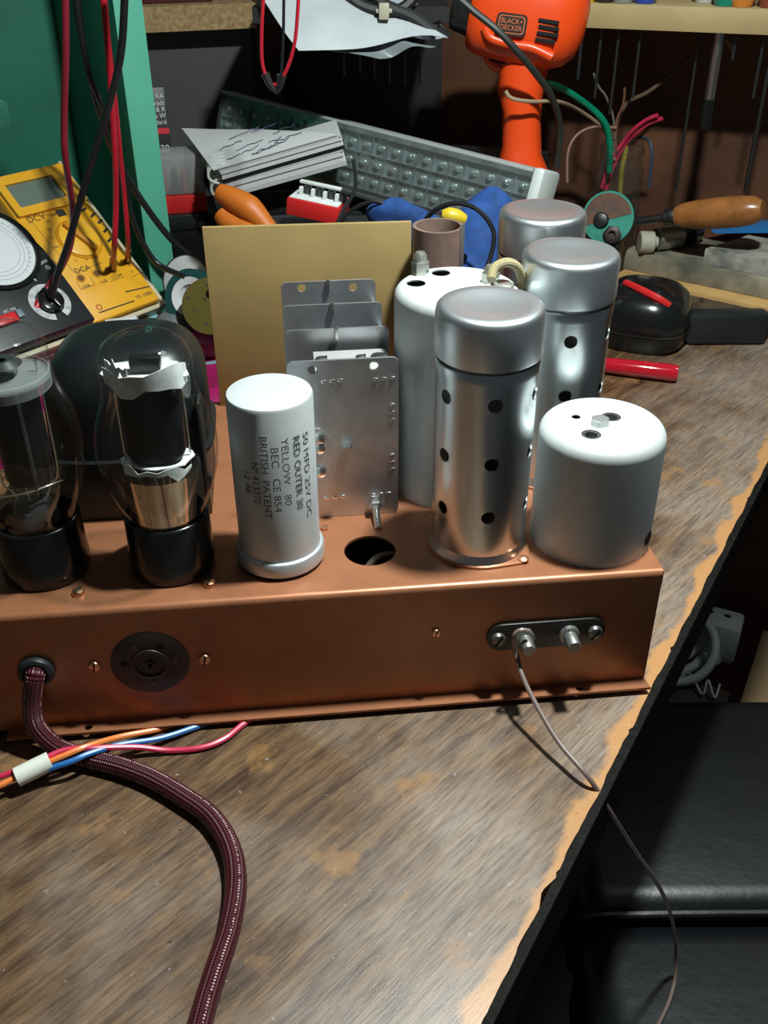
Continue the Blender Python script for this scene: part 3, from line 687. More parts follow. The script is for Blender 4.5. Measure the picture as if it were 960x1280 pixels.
sa, sb = PZ(20, 972, 0.72), PZ(63, 951, 0.92)
o = MB().lathe([(0.36, 0), (0.40, 0.02), (0.40, (sb-sa).length-0.02), (0.36, (sb-sa).length), (0.33, (sb-sa).length-0.05), (0.33, 0.05), (0.36, 0)], 24, zalong(sa, sb-sa)).build('cable_sleeve', mat('white_sleeve', (0.68, 0.70, 0.62), 0.5))
tag(o, 'short white sleeve holding the coloured hookup wires together', 'sleeve')
tw = [PP(u, v, MC @ Vector((0, -0.75, 0)), CB) for u, v in ((662, 789), (650, 788), (642, 797))]
aw = tw+path([(645, 815, 3.0), (653, 845, 2.4), (672, 884, 1.7), (700, 930, 1.0), (738, 975, 0.42), (764, 1017, -1.6), (795, 1066, -6), (822, 1105, -10), (838, 1142, -14), (845, 1185, -17.5), (844, 1222, -19.4), (835, 1255, -19.75), (818, 1290, -19.8)])
wire('aerial_wire', 'thin greyish brown wire from left terminal hanging over the bench edge', aw, 0.105, mat('grey_brown_pvc', (0.16, 0.115, 0.10), 0.4))

# ================================================================== black leather chair
MCH = axes(edge_pt(18, 2.0)+Vector((0, 0, 0)), (1, 0, 0), (0, 1, 0), (0, 0, 1))
leather = mat('black_leather', (0.0035, 0.0045, 0.006), 0.40, var=0.2, scale=30, bmp=0.8, spec=0.6)
chair = thing('leather_chair', 'black leather chair seat pushed up beside the workbench edge', 'chair', T(34, 30, -76))
ZS = 56.0
def cushion(x0, y0, x1, y1, z0, z1, r, crown):
    b = MB(); b.box(x0, y0, z0, x1, y1, z1, r, seg=5)
    cx_, cy_ = (x0+x1)/2, (y0+y1)/2; ax, ay = (x1-x0)/2, (y1-y0)/2
    for p in b.v:
        if p.z > z0+(z1-z0)*0.5:
            u_, v_ = (p.x-cx_)/ax, (p.y-cy_)/ay; p.z += crown*(1-u_*u_)*(1-v_*v_)
    return b
cushion(-23, -24, 22, 6.0, ZS-9, ZS, 2.2, 0.9).build('seat', leather, chair)
cushion(-22.5, 6.1, 22, 24, ZS-9, ZS+0.2, 1.6, 0.5).build('seat_rear', leather, chair)
MB().tube([(-22, 6.05, ZS-1.2), (-21, 6.05, ZS-0.35), (0, 6.05, ZS-0.2), (21, 6.05, ZS-0.35), (22, 6.05, ZS-1.2)], 0.25, 8, 5).build('seam_piping', leather, chair)
MB().lathe([(0, 6), (3, 6), (3, 40), (5, ZS-9.2), (0, ZS-9.1)], 24).build('pedestal', black_matt, chair)
for k in range(5): MB().tube([(0, 0, 7), (14*math.cos(k*1.2566), 14*math.sin(k*1.2566), 6), (28*math.cos(k*1.2566), 28*math.sin(k*1.2566), 1.6)], [2.2, 1.8, 1.5], 10, 4).build('base_leg', black_matt, chair)

# ================================================================== behind on the left: green cabinet
mint = mat('green_paint_lit', (0.10, 0.44, 0.31), 0.5, var=0.06, scale=20); green = mat('green_paint_shaded', (0.02, 0.165, 0.105), 0.5, var=0.12, scale=14)  # interior shade put into the darker green, the lit edge kept pale
fc = PY(183.5, 200, 77); fc.z = 0
dv = Vector((-0.57, 0.82, 0)).normalized(); wv = Vector((0.82, 0.57, 0))     # depth and width directions of the cabinet
dv = Vector((-0.571, 0.821, 0)); wv = Vector((0.821, 0.571, 0))
MK = axes(fc, wv, dv, (0, 0, 1))
cab = thing('green_cabinet', 'green painted open wooden cabinet with mint front edge, left of the notebooks', 'cabinet', MK)
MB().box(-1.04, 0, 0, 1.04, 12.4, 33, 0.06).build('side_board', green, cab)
fe = MB().box(-1.06, -0.25, 0, 1.06, 0.0, 33, 0.05).build('lit_front_edge', mint, cab); fe['label'] = 'pale mint front edge in the lit tone'
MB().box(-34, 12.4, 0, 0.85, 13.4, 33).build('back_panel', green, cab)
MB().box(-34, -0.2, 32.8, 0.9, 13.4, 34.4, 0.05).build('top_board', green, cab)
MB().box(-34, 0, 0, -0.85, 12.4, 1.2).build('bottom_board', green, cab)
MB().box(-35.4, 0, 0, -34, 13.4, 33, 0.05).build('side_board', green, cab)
ms = MK.inverted() @ PP(12, 145, MK @ Vector((0, 6.5, 0)), dv)
MB().box(-34, 6.5, ms.z-0.9, ms.x, 12.4, ms.z+0.9, 0.05).build('shelf', mint, cab)

# ---- meters leaning in their cream case
BL, BR, TR = PY(115, 403, 66), PY(200, 372, 71), PY(78, 205, 77)
mx = (BR-BL).normalized(); mz = mx.cross((TR-BR)).normalized(); my = mz.cross(mx)
MM = axes(BL, mx, my, mz); MMi = MM.inverted(); MWd = (BR-BL).length; MH = (TR-BR).dot(my)
def mt(u, v, h=0.0): return MMi @ PP(u, v, MM @ Vector((0, 0, h)), mz)
cream = mat('cream_case', (0.50, 0.44, 0.30), 0.45)
cc = thing('meter_case', 'cream shallow case under the yellow and black meters, leaning in the cabinet', 'case', MM)
MB().box(-8.5, -0.55, -2.6, MWd+0.42, MH+0.5, -1.25, 0.15).build('base', cream, cc)
b = MB(); b.box(MWd+0.12, -0.5, -1.3, MWd+0.42, MH+0.5, -0.25, 0.08); b.box(-8.5, -0.55, -1.3, MWd+0.42, -0.2, -0.35, 0.08); b.build('rim', cream, cc)
ym = thing('multimeter', 'yellow digital multimeter with grey screen and round dial', 'multimeter', MM)
yel = mat('yellow_plastic', (0.72, 0.36, 0.015), 0.38); yel2 = mat('yellow_dial', (0.78, 0.42, 0.03), 0.35)
sc = [mt(20, 223), mt(71, 221), mt(84, 242), mt(32, 250)]
x0 = min(p.x for p in sc); x1 = max(p.x for p in sc); y0 = min(p.y for p in sc); y1 = max(p.y for p in sc)
sx0, sx1, sy0, sy1 = 0.75, 4.75, MH-2.85, MH-0.85
MB().box(0, -0.1, -1.25, MWd, MH, 0, 0.22).build('body', yel, ym)
bz = MB(); bz.prism(rrect(0.15, MH-3.5, MWd-0.15, MH-0.1, 0.2), 0.0, 0.30, holes=[rrect(sx0, sy0, sx1, sy1, 0.05)]); bz.build('screen_frame', yel, ym)
MB().box(sx0-0.02, sy0-0.02, 0.0, sx1+0.02, sy1+0.02, 0.10).build('screen', mat('lcd', (0.13, 0.165, 0.135), 0.25), ym)
dc = mt(99, 299); MD = T(dc.x, dc.y, 0)
ring_ = MB().lathe([(1.72, 0.0), (1.70, 0.05), (1.62, 0.03), (1.58, 0.0)], 48, MD).build('dial_ring', mat('amber_plastic', (0.52, 0.22, 0.008), 0.4), ym)
MB().lathe([(1.55, 0.0), (1.52, 0.16), (1.40, 0.22), (0, 0.22)], 48, MD).build('dial', yel2, ym)
MB().box(-0.22, -1.45, 0.2, 0.22, 1.45, 0.55, 0.1, M=MD @ RZ(22)).build('dial_grip', mat('amber_plastic', ()), ym)
blk = mat('black_print', (0.015, 0.012, 0.01), 0.6)
for k, (u, v) in enumerate(((101, 348), (121, 342), (141, 338), (160, 328))):
    q = mt(u, v); jo = MB().lathe([(0.34, 0.0), (0.34, 0.06), (0.26, 0.06), (0.25, 0.02), (0, 0.02)], 20, T(q.x, q.y, 0)).build('jack', mat('amber_plastic', ()), ym)
    MB().lathe([(0, 0.03), (0.23, 0.03)], 16, T(q.x, q.y, 0)).build('jack_hole', mat('jack_dark', (0.12, 0.05, 0.01), 0.6), jo)
def mprint(s, u, v, size, ang=0, m=None, parent=None, h=0.0, width=None):
    q = mt(u, v, h); return text('printed_lettering', s, size, m or blk, parent or ym, T(q.x, q.y, h+0.005) @ RZ(ang), width=width)
mprint('DCV', 45, 273, 0.75); mprint('DCA', 103, 337, 0.62); mprint('COM', 146, 346, 0.42); mprint('10A', 108, 358, 0.42); mprint('mA', 130, 352, 0.42); mprint('V', 165, 340, 0.36)
mprint('YF-1080', 180, 369, 0.42, width=1.5); mprint('1000', 66, 269, 0.34); mprint('200', 60, 277, 0.3); mprint('20', 61, 287, 0.3); mprint('2', 65, 297, 0.32); mprint('200m', 69, 309, 0.3)
mprint('2', 95, 326, 0.3); mprint('20', 108, 324, 0.3); mprint('200', 120, 322, 0.3)
for (ua, va, ub, vb, t) in ((157, 365, 187, 358, 0.10), (124, 391, 168, 376, 0.10), (35, 272, 76, 266, 0.03), (35, 272, 93, 341, 0.03), (93, 341, 128, 328, 0.03), (96, 352, 101, 362, 0.03), (101, 362, 118, 356, 0.03), (118, 356, 113, 346, 0.03), (138, 352, 156, 346, 0.03), (165, 346, 180, 340, 0.03)):
    a, b2 = mt(ua, va), mt(ub, vb); d = (b2-a); MB().box(0, -t/2, 0.004, d.length, t/2, 0.012, M=T(a.x, a.y, 0) @ RZ(math.degrees(math.atan2(d.y, d.x)))).build('printed_line', blk, ym)
q = mt(76, 266); MB().box(q.x-0.35, q.y-0.3, 0.004, q.x+0.35, q.y+0.3, 0.02).build('printed_square', blk, ym)
for (u, v) in ((116, 269), (125, 277), (132, 288), (137, 300), (105, 262)):
    q = mt(u, v); MB().box(-0.28, -0.10, 0.004, 0.28, 0.10, 0.012, M=T(q.x, q.y, 0) @ RZ(25)).build('printed_scale', blk, ym)
q = mt(124, 384); MB().lathe([(0.16, 0.004), (0.24, 0.004), (0.24, 0.012), (0.16, 0.012)], 20, T(q.x, q.y, 0)).build('printed_emblem', mat('red_print', (0.35, 0.05, 0.02), 0.5), ym)
bmm = thing('analog_meter', 'black analogue meter with white dial face, left of the yellow multimeter', 'multimeter', MM)
kc = mt(62, 378, 0.9); 
out = [(-8.2, -0.1), (-0.05, -0.1), (-0.05, 6.0), (-0.3, 7.2), (-1.0, 8.3), (-2.2, 9.0), (-8.2, 9.0)]
MB().prism(out, -1.25, 0.75, bev=0.2).build('body', mat('black_case', (0.012, 0.014, 0.016), 0.4), bmm)
fcn = mt(-12, 312, 0.75)
MB().lathe([(3.35, 0.75), (3.30, 0.95), (3.0, 0.95), (2.95, 0.80), (0, 0.80)], 56, T(fcn.x, fcn.y, 0)).build('dial_bezel', black_gloss, bmm)
fo = MB().lathe([(2.94, 0.80), (2.94, 0.84), (0, 0.84)], 56, T(fcn.x, fcn.y, 0)).build('dial_face', mat('white_dial', (0.62, 0.66, 0.67), 0.5), bmm)
for rr in (2.5, 2.2, 1.9): MB().lathe([(rr, 0.842), (rr+0.03, 0.842), (rr+0.03, 0.848), (rr, 0.848)], 56, T(fcn.x, fcn.y, 0)).build('scale_arc', mat('grey_print', (0.25, 0.27, 0.28), 0.6), fo)
for k in range(28):
    a = math.radians(-60+k*9); MB().box(2.5, -0.012, 0.842, 2.68, 0.012, 0.848, M=T(fcn.x, fcn.y, 0) @ RZ(math.degrees(a))).build('scale_tick', blk, fo)
kc = mt(62, 378, 0.75); MB().lathe([(1.45, 0.75), (1.45, 0.82), (0.98, 0.82), (0.98, 0.75)], 48, T(kc.x, kc.y, 0), a0=math.radians(-70), a1=math.radians(255)).build('knob_scale', mat('white_scale', (0.55, 0.57, 0.57), 0.5, col2=(0.3, 0.32, 0.33), scale=300), bmm)
ko = MB().lathe([(0.92, 0.75), (0.9, 1.15), (0.8, 1.22), (0, 1.22)], 36, T(kc.x, kc.y, 0)).build('knob', black_gloss, bmm)
MB().box(-0.16, -0.85, 1.2, 0.16, 0.85, 1.5, 0.06, M=T(kc.x, kc.y, 0) @ RZ(15)).build('knob_grip', black_gloss, ko)
q = mt(12, 400, 0.75); MB().box(q.x-1.0, q.y-0.35, 0.7, q.x+0.5, q.y+0.35, 1.1, 0.08).build('red_switch', mat('red_plastic', (0.55, 0.02, 0.02), 0.35), bmm)
q = mt(24, 393, 0.75); MB().box(q.x-0.2, q.y-0.3, 0.7, q.x+0.25, q.y+0.3, 0.95, 0.05).build('grey_button', mat('blue_grey', (0.16, 0.2, 0.24), 0.4), bmm)
q = mt(59, 336, 0.75); MB().lathe([(0.22, 0.75), (0.2, 0.9), (0.1, 0.9), (0.1, 0.8), (0, 0.8)], 16, T(q.x, q.y, 0)).build('zero_screw', steel, bmm)
q = mt(40, 347, 0.75); MB().prism([(-0.22, -0.2), (0.22, -0.2), (0, 0.4)], 0.75, 0.78, M=T(q.x, q.y, 0) @ RZ(-160)).build('pointer_mark', white_pl, bmm)
text('printed_lettering', 'AC 10V', 0.3, white_pl, bmm, T(mt(12, 388, 0.75).x, mt(12, 388, 0.75).y, 0.76)); text('printed_lettering', 'ZERO', 0.28, white_pl, bmm, T(mt(54, 328, 0.75).x, mt(54, 328, 0.75).y, 0.76) @ RZ(10))

# ---- test leads
blackpvc = mat('black_pvc', (0.010, 0.011, 0.012), 0.35); dred = mat('dark_red_pvc', (0.22, 0.015, 0.03), 0.3)
def lead(label, pts, r, m, end=None, group='test leads hanging in front of the green cabinet'):
    P = [PY(*p) for p in pts]; root = thing('test_lead', label, 'cable', None, group)
    MB().tube(P, r, 10, 8).build('cable', m, root)
    if end: MB().tube([P[-1]-(P[-1]-P[-2]).normalized()*1.6, P[-1]], [r*1.3, r*1.6, r*1.5], 12, 1).build('plug', end, root)
    return root
lead('dark red test lead farthest left, ending on the black analogue meter', [(81, -40, 62), (82, 60, 62.5), (80, 150, 63.5), (82, 200, 64), (91, 265, 66), (88, 305, 66.3), (76, 335, 66), (58, 362, 65), (38, 398, 63.5)], 0.22, dred, red)
lead('black test lead curving down across the yellow multimeter screen side', [(157, -40, 64), (152, 60, 64.5), (138, 125, 64.4), (118, 190, 64.4), (98, 260, 64.5), (85, 305, 64.6), (73, 340, 64.4), (64, 372, 64.3)], 0.23, blackpvc)
j1 = MM @ Vector((mt(141, 338).x, mt(141, 338).y, 0.1)); j2 = MM @ Vector((mt(160, 328).x, mt(160, 328).y, 0.1))
lead('left of the two bright red test leads plugged into the yellow multimeter', [(125, -40, 66), (133, 40, 66.5), (139, 120, 67), (144, 200, 67.5), (145, 255, 68), (143, 305, 68.2), (141, 334, j1.y)], 0.20, red, mat('brass_plug', (0.25, 0.16, 0.08), 0.35, 0.8))
lead('right of the two bright red test leads plugged into the yellow multimeter', [(128, -40, 67), (134, 40, 67.3), (142, 110, 68), (150, 190, 69), (156, 250, 69.6), (160, 300, 70), (160, 325, j2.y)], 0.17, red, mat('brass_plug', ()))
lead('black lead crossing the mint cabinet edge toward the dark boxes', [(92, -40, 68), (104, 60, 69), (118, 120, 70), (138, 180, 71.5), (158, 220, 73), (185, 262, 73.5), (215, 300, 74), (250, 330, 75)], 0.24, blackpvc)
lead('black lead sagging lower past the cabinet edge to the tape roll', [(88, -40, 67), (108, 80, 68), (126, 130, 69), (148, 190, 70.5), (158, 232, 71), (165, 270, 71), (182, 310, 71), (200, 332, 71), (232, 346, 70)], 0.22, blackpvc)

# ---- magenta tray with small components
tray = thing('parts_tray', 'magenta plastic parts tray lying on the bench behind the valves', 'tray', axes(PZ(140, 470, 0), (0.97, 0.25, 0), (-0.25, 0.97, 0), (0, 0, 1)))
mag = mat('magenta_plastic', (0.30, 0.012, 0.10), 0.35)
TX0, TX1, TY0, TY1 = -13.0, 9.5, -12.0, 0.8
b = MB(); b.box(TX0, TY0, 0, TX1, TY1, 0.3); b.build('tray_floor', mag, tray)
for nm, bx in (('tray_wall', (TX0, TY0, 0.3, TX1, TY0+0.3, 2.6)), ('tray_wall', (TX0, TY1-0.3, 0.3, TX1, TY1, 2.6)), ('tray_wall', (TX0, TY0+0.3, 0.3, TX0+0.3, TY1-0.3, 2.6)), ('tray_wall', (TX1-0.3, TY0+0.3, 0.3, TX1, TY1-0.3, 2.6)), ('divider', (TX0+0.3, -4.4, 0.3, TX1-0.3, -4.15, 2.0)), ('divider', (-5.6, TY0+0.3, 0.3, -5.35, -4.4, 2.0)), ('divider', (2.4, TY0+0.3, 0.3, 2.65, -4.4, 2.0))):
    MB().box(*bx, bev=0.06).build(nm, mag, tray)
MT_ = tray.matrix_world.copy(); MT_.translation = MT_.translation/S
q = random.Random(5)
kinds = [('tan resistor with bright ends', 'resistor', (0.35, 0.24, 0.12)), ('silver trimmer drum', 'trimmer', None), ('pale blue plastic block', 'block', (0.2, 0.42, 0.45)), ('bright chrome bush', 'bush', None), ('dark round potentiometer', 'potentiometer', (0.02, 0.02, 0.02)), ('tan mica capacitor', 'capacitor', (0.33, 0.22, 0.1))]
where = ['in the left front cell', 'in the middle front cell', 'in the right front cell', 'in the rear cell', 'near the tray left wall', 'near the tray rear wall']
places = [(-11.5, -10.2), (-9.4, -8.4), (-7.2, -10.0), (-11.0, -6.4), (-8.3, -6.0), (-6.6, -6.9), (-3.9, -9.8), (-1.6, -8.0), (0.8, -10.0), (-11.2, -2.2), (-8.6, -0.8), (-5.7, -2.4), (-3.0, -0.6), (5.0, -0.3), (7.4, -2.2)]
nth = ['first', 'second', 'third', 'fourth', 'fifth', 'sixth', 'seventh', 'eighth', 'ninth', 'tenth', 'eleventh', 'twelfth', 'thirteenth', 'fourteenth', 'fifteenth']
for i, (x, y) in enumerate(places):
    d, cat, colr = kinds[i % 6]; Mi = MT_ @ T(x, y, 0.3) @ RZ(q.uniform(0, 180))
    cell = ('left front' if x < -5.5 else 'middle front' if x < 2.4 else 'right front') if y < -4.4 else 'rear'
    r = thing('small_'+cat, d+' in the %s cell of the magenta tray, ' % cell + ('far left' if x < -10 else 'left' if x < -7 else 'centre left' if x < -4 else 'centre' if x < 1 else 'right'), cat, Mi, 'components lying in the magenta tray')
    m = mat('tray_%s' % cat, colr, 0.4) if colr else steel
    if cat in ('resistor',):
        MB().lathe([(0, -1.1), (0.32, -1.1), (0.32, 1.1), (0, 1.1)], 16, T(0, 0, 0.36) @ RY(90)).build('body', m, r)
        for e in (-1, 1): MB().lathe([(0.12, 1.0*e), (0.36, 0.85*e), (0.36, 1.15*e), (0.05, 1.2*e), (0.04, 1.9*e), (0, 1.9*e)], 16, T(0, 0, 0.36) @ RY(90)).build('end_cap', steel, r)
    elif cat in ('block', 'capacitor'):
        MB().box(-1.0, -0.7, 0, 1.0, 0.7, 0.6, 0.08).build('body', m, r)
        for e in (-1, 1): MB().box(e*1.0-0.3, -0.15, 0.2, e*1.0+0.3, 0.15, 0.28).build('lug', steel, r)
    else:
        MB().lathe([(0, 0), (0.85, 0), (0.9, 0.1), (0.85, 1.0), (0.5, 1.15), (0.5, 1.3), (0, 1.3)], 24).build('body', m, r)
        MB().lathe([(0, 1.3), (0.22, 1.3), (0.22, 1.8), (0, 1.8)], 12).build('spindle', steel, r)
q_ = PZ(217, 410, 2.65); r = thing('grey_cap', 'smooth grey rounded cap resting on the magenta tray rim, near the tan board', 'cap', T(q_.x, q_.y+0.2, 2.62))
MB().lathe([(0, 0), (1.4, 0), (1.45, 0.2), (1.2, 0.8), (0.7, 1.1), (0, 1.15)], 32).build('shell', mat('grey_cap', (0.12, 0.14, 0.14), 0.6), r); MB().lathe([(1.45, 0.05), (1.52, 0.1), (1.45, 0.2)], 32).build('lip', mat('grey_cap', ()), r)
q_ = PZ(118, 408, 3.4); o = MB().lathe([(0.35, 0), (0.8, 0), (0.8, 0.35), (0.35, 0.35), (0.35, 0)], 24, zalong((q_.x-1.5, q_.y-2.0, 2.8), (0.2, -0.5, 0.8))).build('ring_spacer', mat('grey_ring', (0.22, 0.25, 0.24), 0.45)); tag(o, 'small grey ring spacer below the black analogue meter', 'spacer')
pA = PZ(195, 388, 2.75)
o = MB().grid(lambda u, v: (pA.x-1.8+4.5*u+0.6*v, pA.y-1.6+3.2*v-0.8*u, 2.7+0.25*math.sin(3*u+2*v)), 8, 6, 0.03).build('blue_paper', mat('pale_blue_paper', (0.25, 0.50, 0.52), 0.7)); tag(o, 'pale blue scrap of paper lying below the mint cabinet edge', 'paper')
q_ = PZ(164, 404, 3.2); r = thing('label_roll', 'small white roll of labels under the cream meter case', 'roll', zalong((q_.x-0.2, q_.y-1.6, 3.45), (1, 0.15, 0.1)))
MB().lathe([(0.3, -1.1), (0.8, -1.1), (0.8, 1.1), (0.3, 1.1), (0.3, -1.1)], 28).build('paper', mat('white_paper', (0.62, 0.64, 0.64), 0.6), r); MB().lathe([(0.25, -1.12), (0.32, -1.12), (0.32, 1.12), (0.25, 1.12), (0.25, -1.12)], 20).build('core', mat('brown_former', ()), r)

# ---- tape roll and olive disc
tq = PY(244, 372, 70); dn = (EYE-tq).normalized()+Vector((-0.5, 0, 0.1)); r = thing('tape_roll', 'dark green adhesive tape roll with white paper core, beside the mint cabinet edge', 'tape', zalong(tq, dn))
MB().lathe([(1.35, -0.9), (2.0, -0.9), (2.0, 0.9), (1.35, 0.9), (1.35, -0.9)], 48).build('tape', mat('dark_green_tape', (0.012, 0.06, 0.06), 0.4), r)
co = MB().lathe([(0.9, 0.75), (1.34, 0.85), (1.42, 0.93), (0.9, 0.8), (0.9, -0.8), (1.34, -0.8)], 40).build('core', mat('white_paper', ()), r)
MB().lathe([(0, 0.55), (1.0, 0.55), (1.0, 0.6), (0, 0.6)], 32).build('label', mat('label_white', (0.5, 0.52, 0.52), 0.6), r)
text('printed_lettering', '20', 0.8, mat('blue_print', (0.08, 0.12, 0.2), 0.6), r, T(-0.2, 0.35, 0.62))
tq2 = PY(237, 352, 73.2); r = thing('label_disc', 'white round label disc partly behind the dark green tape roll', 'disc', zalong(tq2, dn))
MB().lathe([(0, -0.6), (1.9, -0.6), (1.9, 0.55), (1.7, 0.6), (0, 0.6)], 40).build('disc', mat('label_white', ()), r); MB().lathe([(1.9, -0.65), (1.98, -0.65), (1.98, 0.6), (1.9, 0.6)], 40).build('rim', black_matt, r)
oq = PY(262, 383, 67.6); r = thing('drilled_disc', 'olive brass disc with small drilled holes, left of the tan board', 'disc', zalong(oq, (EYE-oq).normalized()+Vector((-0.25, 0, 0))))
MB().lathe([(0, -0.12), (1.95, -0.12), (2.0, -0.05), (2.0, 0.1), (1.95, 0.15), (0, 0.15)], 48).build('disc', mat('olive_brass', (0.16, 0.13, 0.03), 0.4, 0.4), r)
for a, rr in ((95, 1.5), (160, 1.55), (200, 1.1), (260, 1.2), (60, 1.0), (120, 0.6)): MB().lathe([(0, 0.155), (0.10, 0.155), (0.10, 0.17), (0, 0.17)], 10, T(rr*math.cos(math.radians(a)), rr*math.sin(math.radians(a)), 0)).build('hole', mat('bright_tab', ()), r)
MB().lathe([(0, 0), (0.28, 0), (0.28, 0.5), (0, 0.5)], 14, T(0.3, 1.2, 0.1)).build('post', black_gloss, r)

# ================================================================== centre background pile
NTZ = 12.3
tbx = thing('tool_case', 'large black plastic tool case under the spiral notebooks', 'case', axes((-9.5, 77.5, 0), (0.985, 0.17, 0), (-0.17, 0.985, 0), (0, 0, 1)))
MB().box(-2.0, 0, 0, 8.5, 4.5, 8.4, 0.3).build('body', mat('black_case', ()), tbx); MB().box(-2.1, -0.1, 6.6, 8.6, 4.6, 7.0, 0.1).build('seam_lip', black_gloss, tbx); MB().box(0, 0.2, 8.4, 6.0, 0.9, 10.1, 0.2).build('carry_handle', black_matt, tbx); MB().box(-1, -0.5, 5.6, 1.4, 0.0, 7.6, 0.1).build('latch', mat('dark_clamp', ()), tbx)
nFL, nFR, nBL = PY(270, 212, 74.5), PY(424, 169, 75.5), PY(222, 158, 84.0)
nd = (nFR-nFL).normalized(); nl = (nFR-nFL).length; nu = nd.cross(nBL-nFL).normalized(); nb_ = nu.cross(nd)
MN = axes(nFL-nu*2.3, nd, nb_, nu)
paper = mat('white_paper', ()); NG = 'spiral notebooks stacked on the black case'
DEP = 3.0
def notebook(label, z0, z1, off, rz, cover):
    r = thing('spiral_notebook', label, 'notebook', MN @ T(off, -off*0.3, z0) @ RZ(rz), NG); h = z1-z0
    MB().box(0, 0.0, -0.02, nl+0.05, DEP, 0.24).build('back_cover', mat('black_case', ()) if z0 else cover, r)
    n = 5
    for k in range(n): MB().box(0.05+0.05*(k % 2), 0.05*((k*7) % 3), 0.26+(h-0.36)*k/n, nl-0.1*((k*5) % 3), DEP-0.1, 0.26+(h-0.36)*(k+0.82)/n).build('pages', paper, r)
    MB().box(0, 0.05, h-0.1, nl, DEP, h).build('front_cover', cover, r)
    for k in range(4): 
        c = Vector((0.05, 0.45+0.62*k, h/2)); MB().tube([c+Vector((0.95*math.cos(a), 0.12*math.sin(a*0.5), (h/2+0.22)*math.sin(a))) for a in [2*math.pi*j/14 for j in range(15)]], 0.10, 6, 2, caps=False).build('wire_loop', white_pl, r)
    return r
notebook('lower spiral notebook with pale cover, under the handwritten sheets', 0, 1.15, 0, 0, mat('white_cover', (0.5, 0.52, 0.53), 0.6))
notebook('upper spiral notebook with black back cover, directly beneath the handwritten sheets', 1.2, 2.2, 0.15, 1.0, mat('white_cover', (0.5, 0.52, 0.53), 0.6))
hs = thing('note_sheets', 'white handwritten paper sheets lying on top of the notebooks', 'paper', MN @ T(-0.2, -0.05, 2.25) @ RZ(1))
MB().grid(lambda u, v: (-2.2*v+(nl+0.1-3.2*v)*u, (9.4-4.2*u)*v, 0.1+0.16*math.sin(3*v+2*u)*v), 12, 10, 0.06).build('sheet', mat('white_paper', ()), hs)
for k in range(13):
    x0_ = 0.3+q.uniform(0, nl*0.5); y0_ = 0.6+q.uniform(0, 4.0); pts = [(x0_+j*0.35, y0_+j*0.1+q.uniform(-.22, .22), 0.13+0.18*math.sin(3*(y0_+j*.1)/10.5+2*(x0_+j*.35)/nl)*(y0_+j*.1)/10.5+0.03) for j in range(q.randint(3, 8))]
    MB().tube(pts, 0.03, 4, 3).build('pen_stroke', mat('ink_blue', (0.03, 0.04, 0.09), 0.6), hs)

# LED bar
LR, LL = PY(672, 210, 71.4), PY(284, 112, 86.3)
lx = (LR-LL).normalized(); ln = (EYE-(LR+LL)/2); ln = (ln-lx*ln.dot(lx)).normalized(); ly = ln.cross(lx); 
lyt = ly; LL_ = (LR-LL).length; LHH = 5.3
ML = axes(LL-lyt*LHH, lx, lyt, ln)
lb = thing('led_light_bar', 'long rechargeable light bar with three rows of clear LEDs, propped behind the notebooks', 'lamp', ML)
MB().box(-0.3, 0, -2.4, LL_+0.9, LHH, -0.25, 0.35).build('housing', mat('grey_housing', (0.30, 0.33, 0.33), 0.4), lb)
MB().box(0, 0.3, -0.3, LL_, LHH-0.3, -0.1).build('reflector', mat('reflector_grey', (0.42, 0.47, 0.47), 0.22, 0.75, var=0.3, scale=90), lb)
ec = MB().box(LL_+0.05, -0.05, -2.45, LL_+0.95, LHH+0.05, 0.9, 0.3).build('end_cap', mat('pale_cap', (0.55, 0.60, 0.58), 0.4), lb); ec['label'] = 'pale grey end cap'
NC = 21; cw = LL_/NC; chh = (LHH-1.5)/3
walls = MB()
for k in range(NC+1): walls.box(k*cw-0.02, 0.75, -0.1, k*cw+0.02, LHH-0.75, 0.22)
for k in range(4): walls.box(0, 0.75+k*chh-0.02, -0.1, LL_, 0.75+k*chh+0.02, 0.22)
walls.build('cell_walls', mat('reflector_grey', ()), lb)
ledp = MB().lathe([(0.26, -0.1), (0.26, 0.12), (0.20, 0.28), (0.1, 0.36), (0, 0.38)], 12).build('led', mat('led_clear', (0.60, 0.66, 0.65), 0.05, 0.7, coat=0.8), lb); first = True
for i in range(NC):
    for j in range(3):
        M = T((i+0.5)*cw, 0.75+(j+0.5)*chh, 0)
        if first: ledp.matrix_local = sm(M); first = False
        else: copy_part(ledp, lb, M)
MB().box(-0.05, 0.1, -0.2, LL_+0.05, LHH-0.1, 0.75, 0.25).build('clear_cover', thin_glass('lamp_cover', (0.80, 0.87, 0.86), 1.5, 0.1, 0.04), lb)
MB().box(0, LHH-0.35, 0.55, LL_, LHH-0.12, 0.80, 0.05).build('cover_edge', mat('grey_edge', (0.34, 0.37, 0.36), 0.35), lb)
# what holds the bar and the heat gun up
sbx = thing('metal_toolbox', 'dark metal toolbox standing behind the LED light bar, under the heat gun', 'toolbox', axes((8.6, 79.3, 0), (0.95, -0.3, 0), (0.3, 0.95, 0), (0, 0, 1)))
zg = PY(660, 208, 78).z
MB().box(-4.5, -1.6, 0, 3.6, 5.0, zg-0.5, 0.15).build('body', black_matt, sbx); MB().box(-4.6, -1.7, zg-0.5, 3.7, 5.1, zg-0.05, 0.1).build('lid', black_matt, sbx)

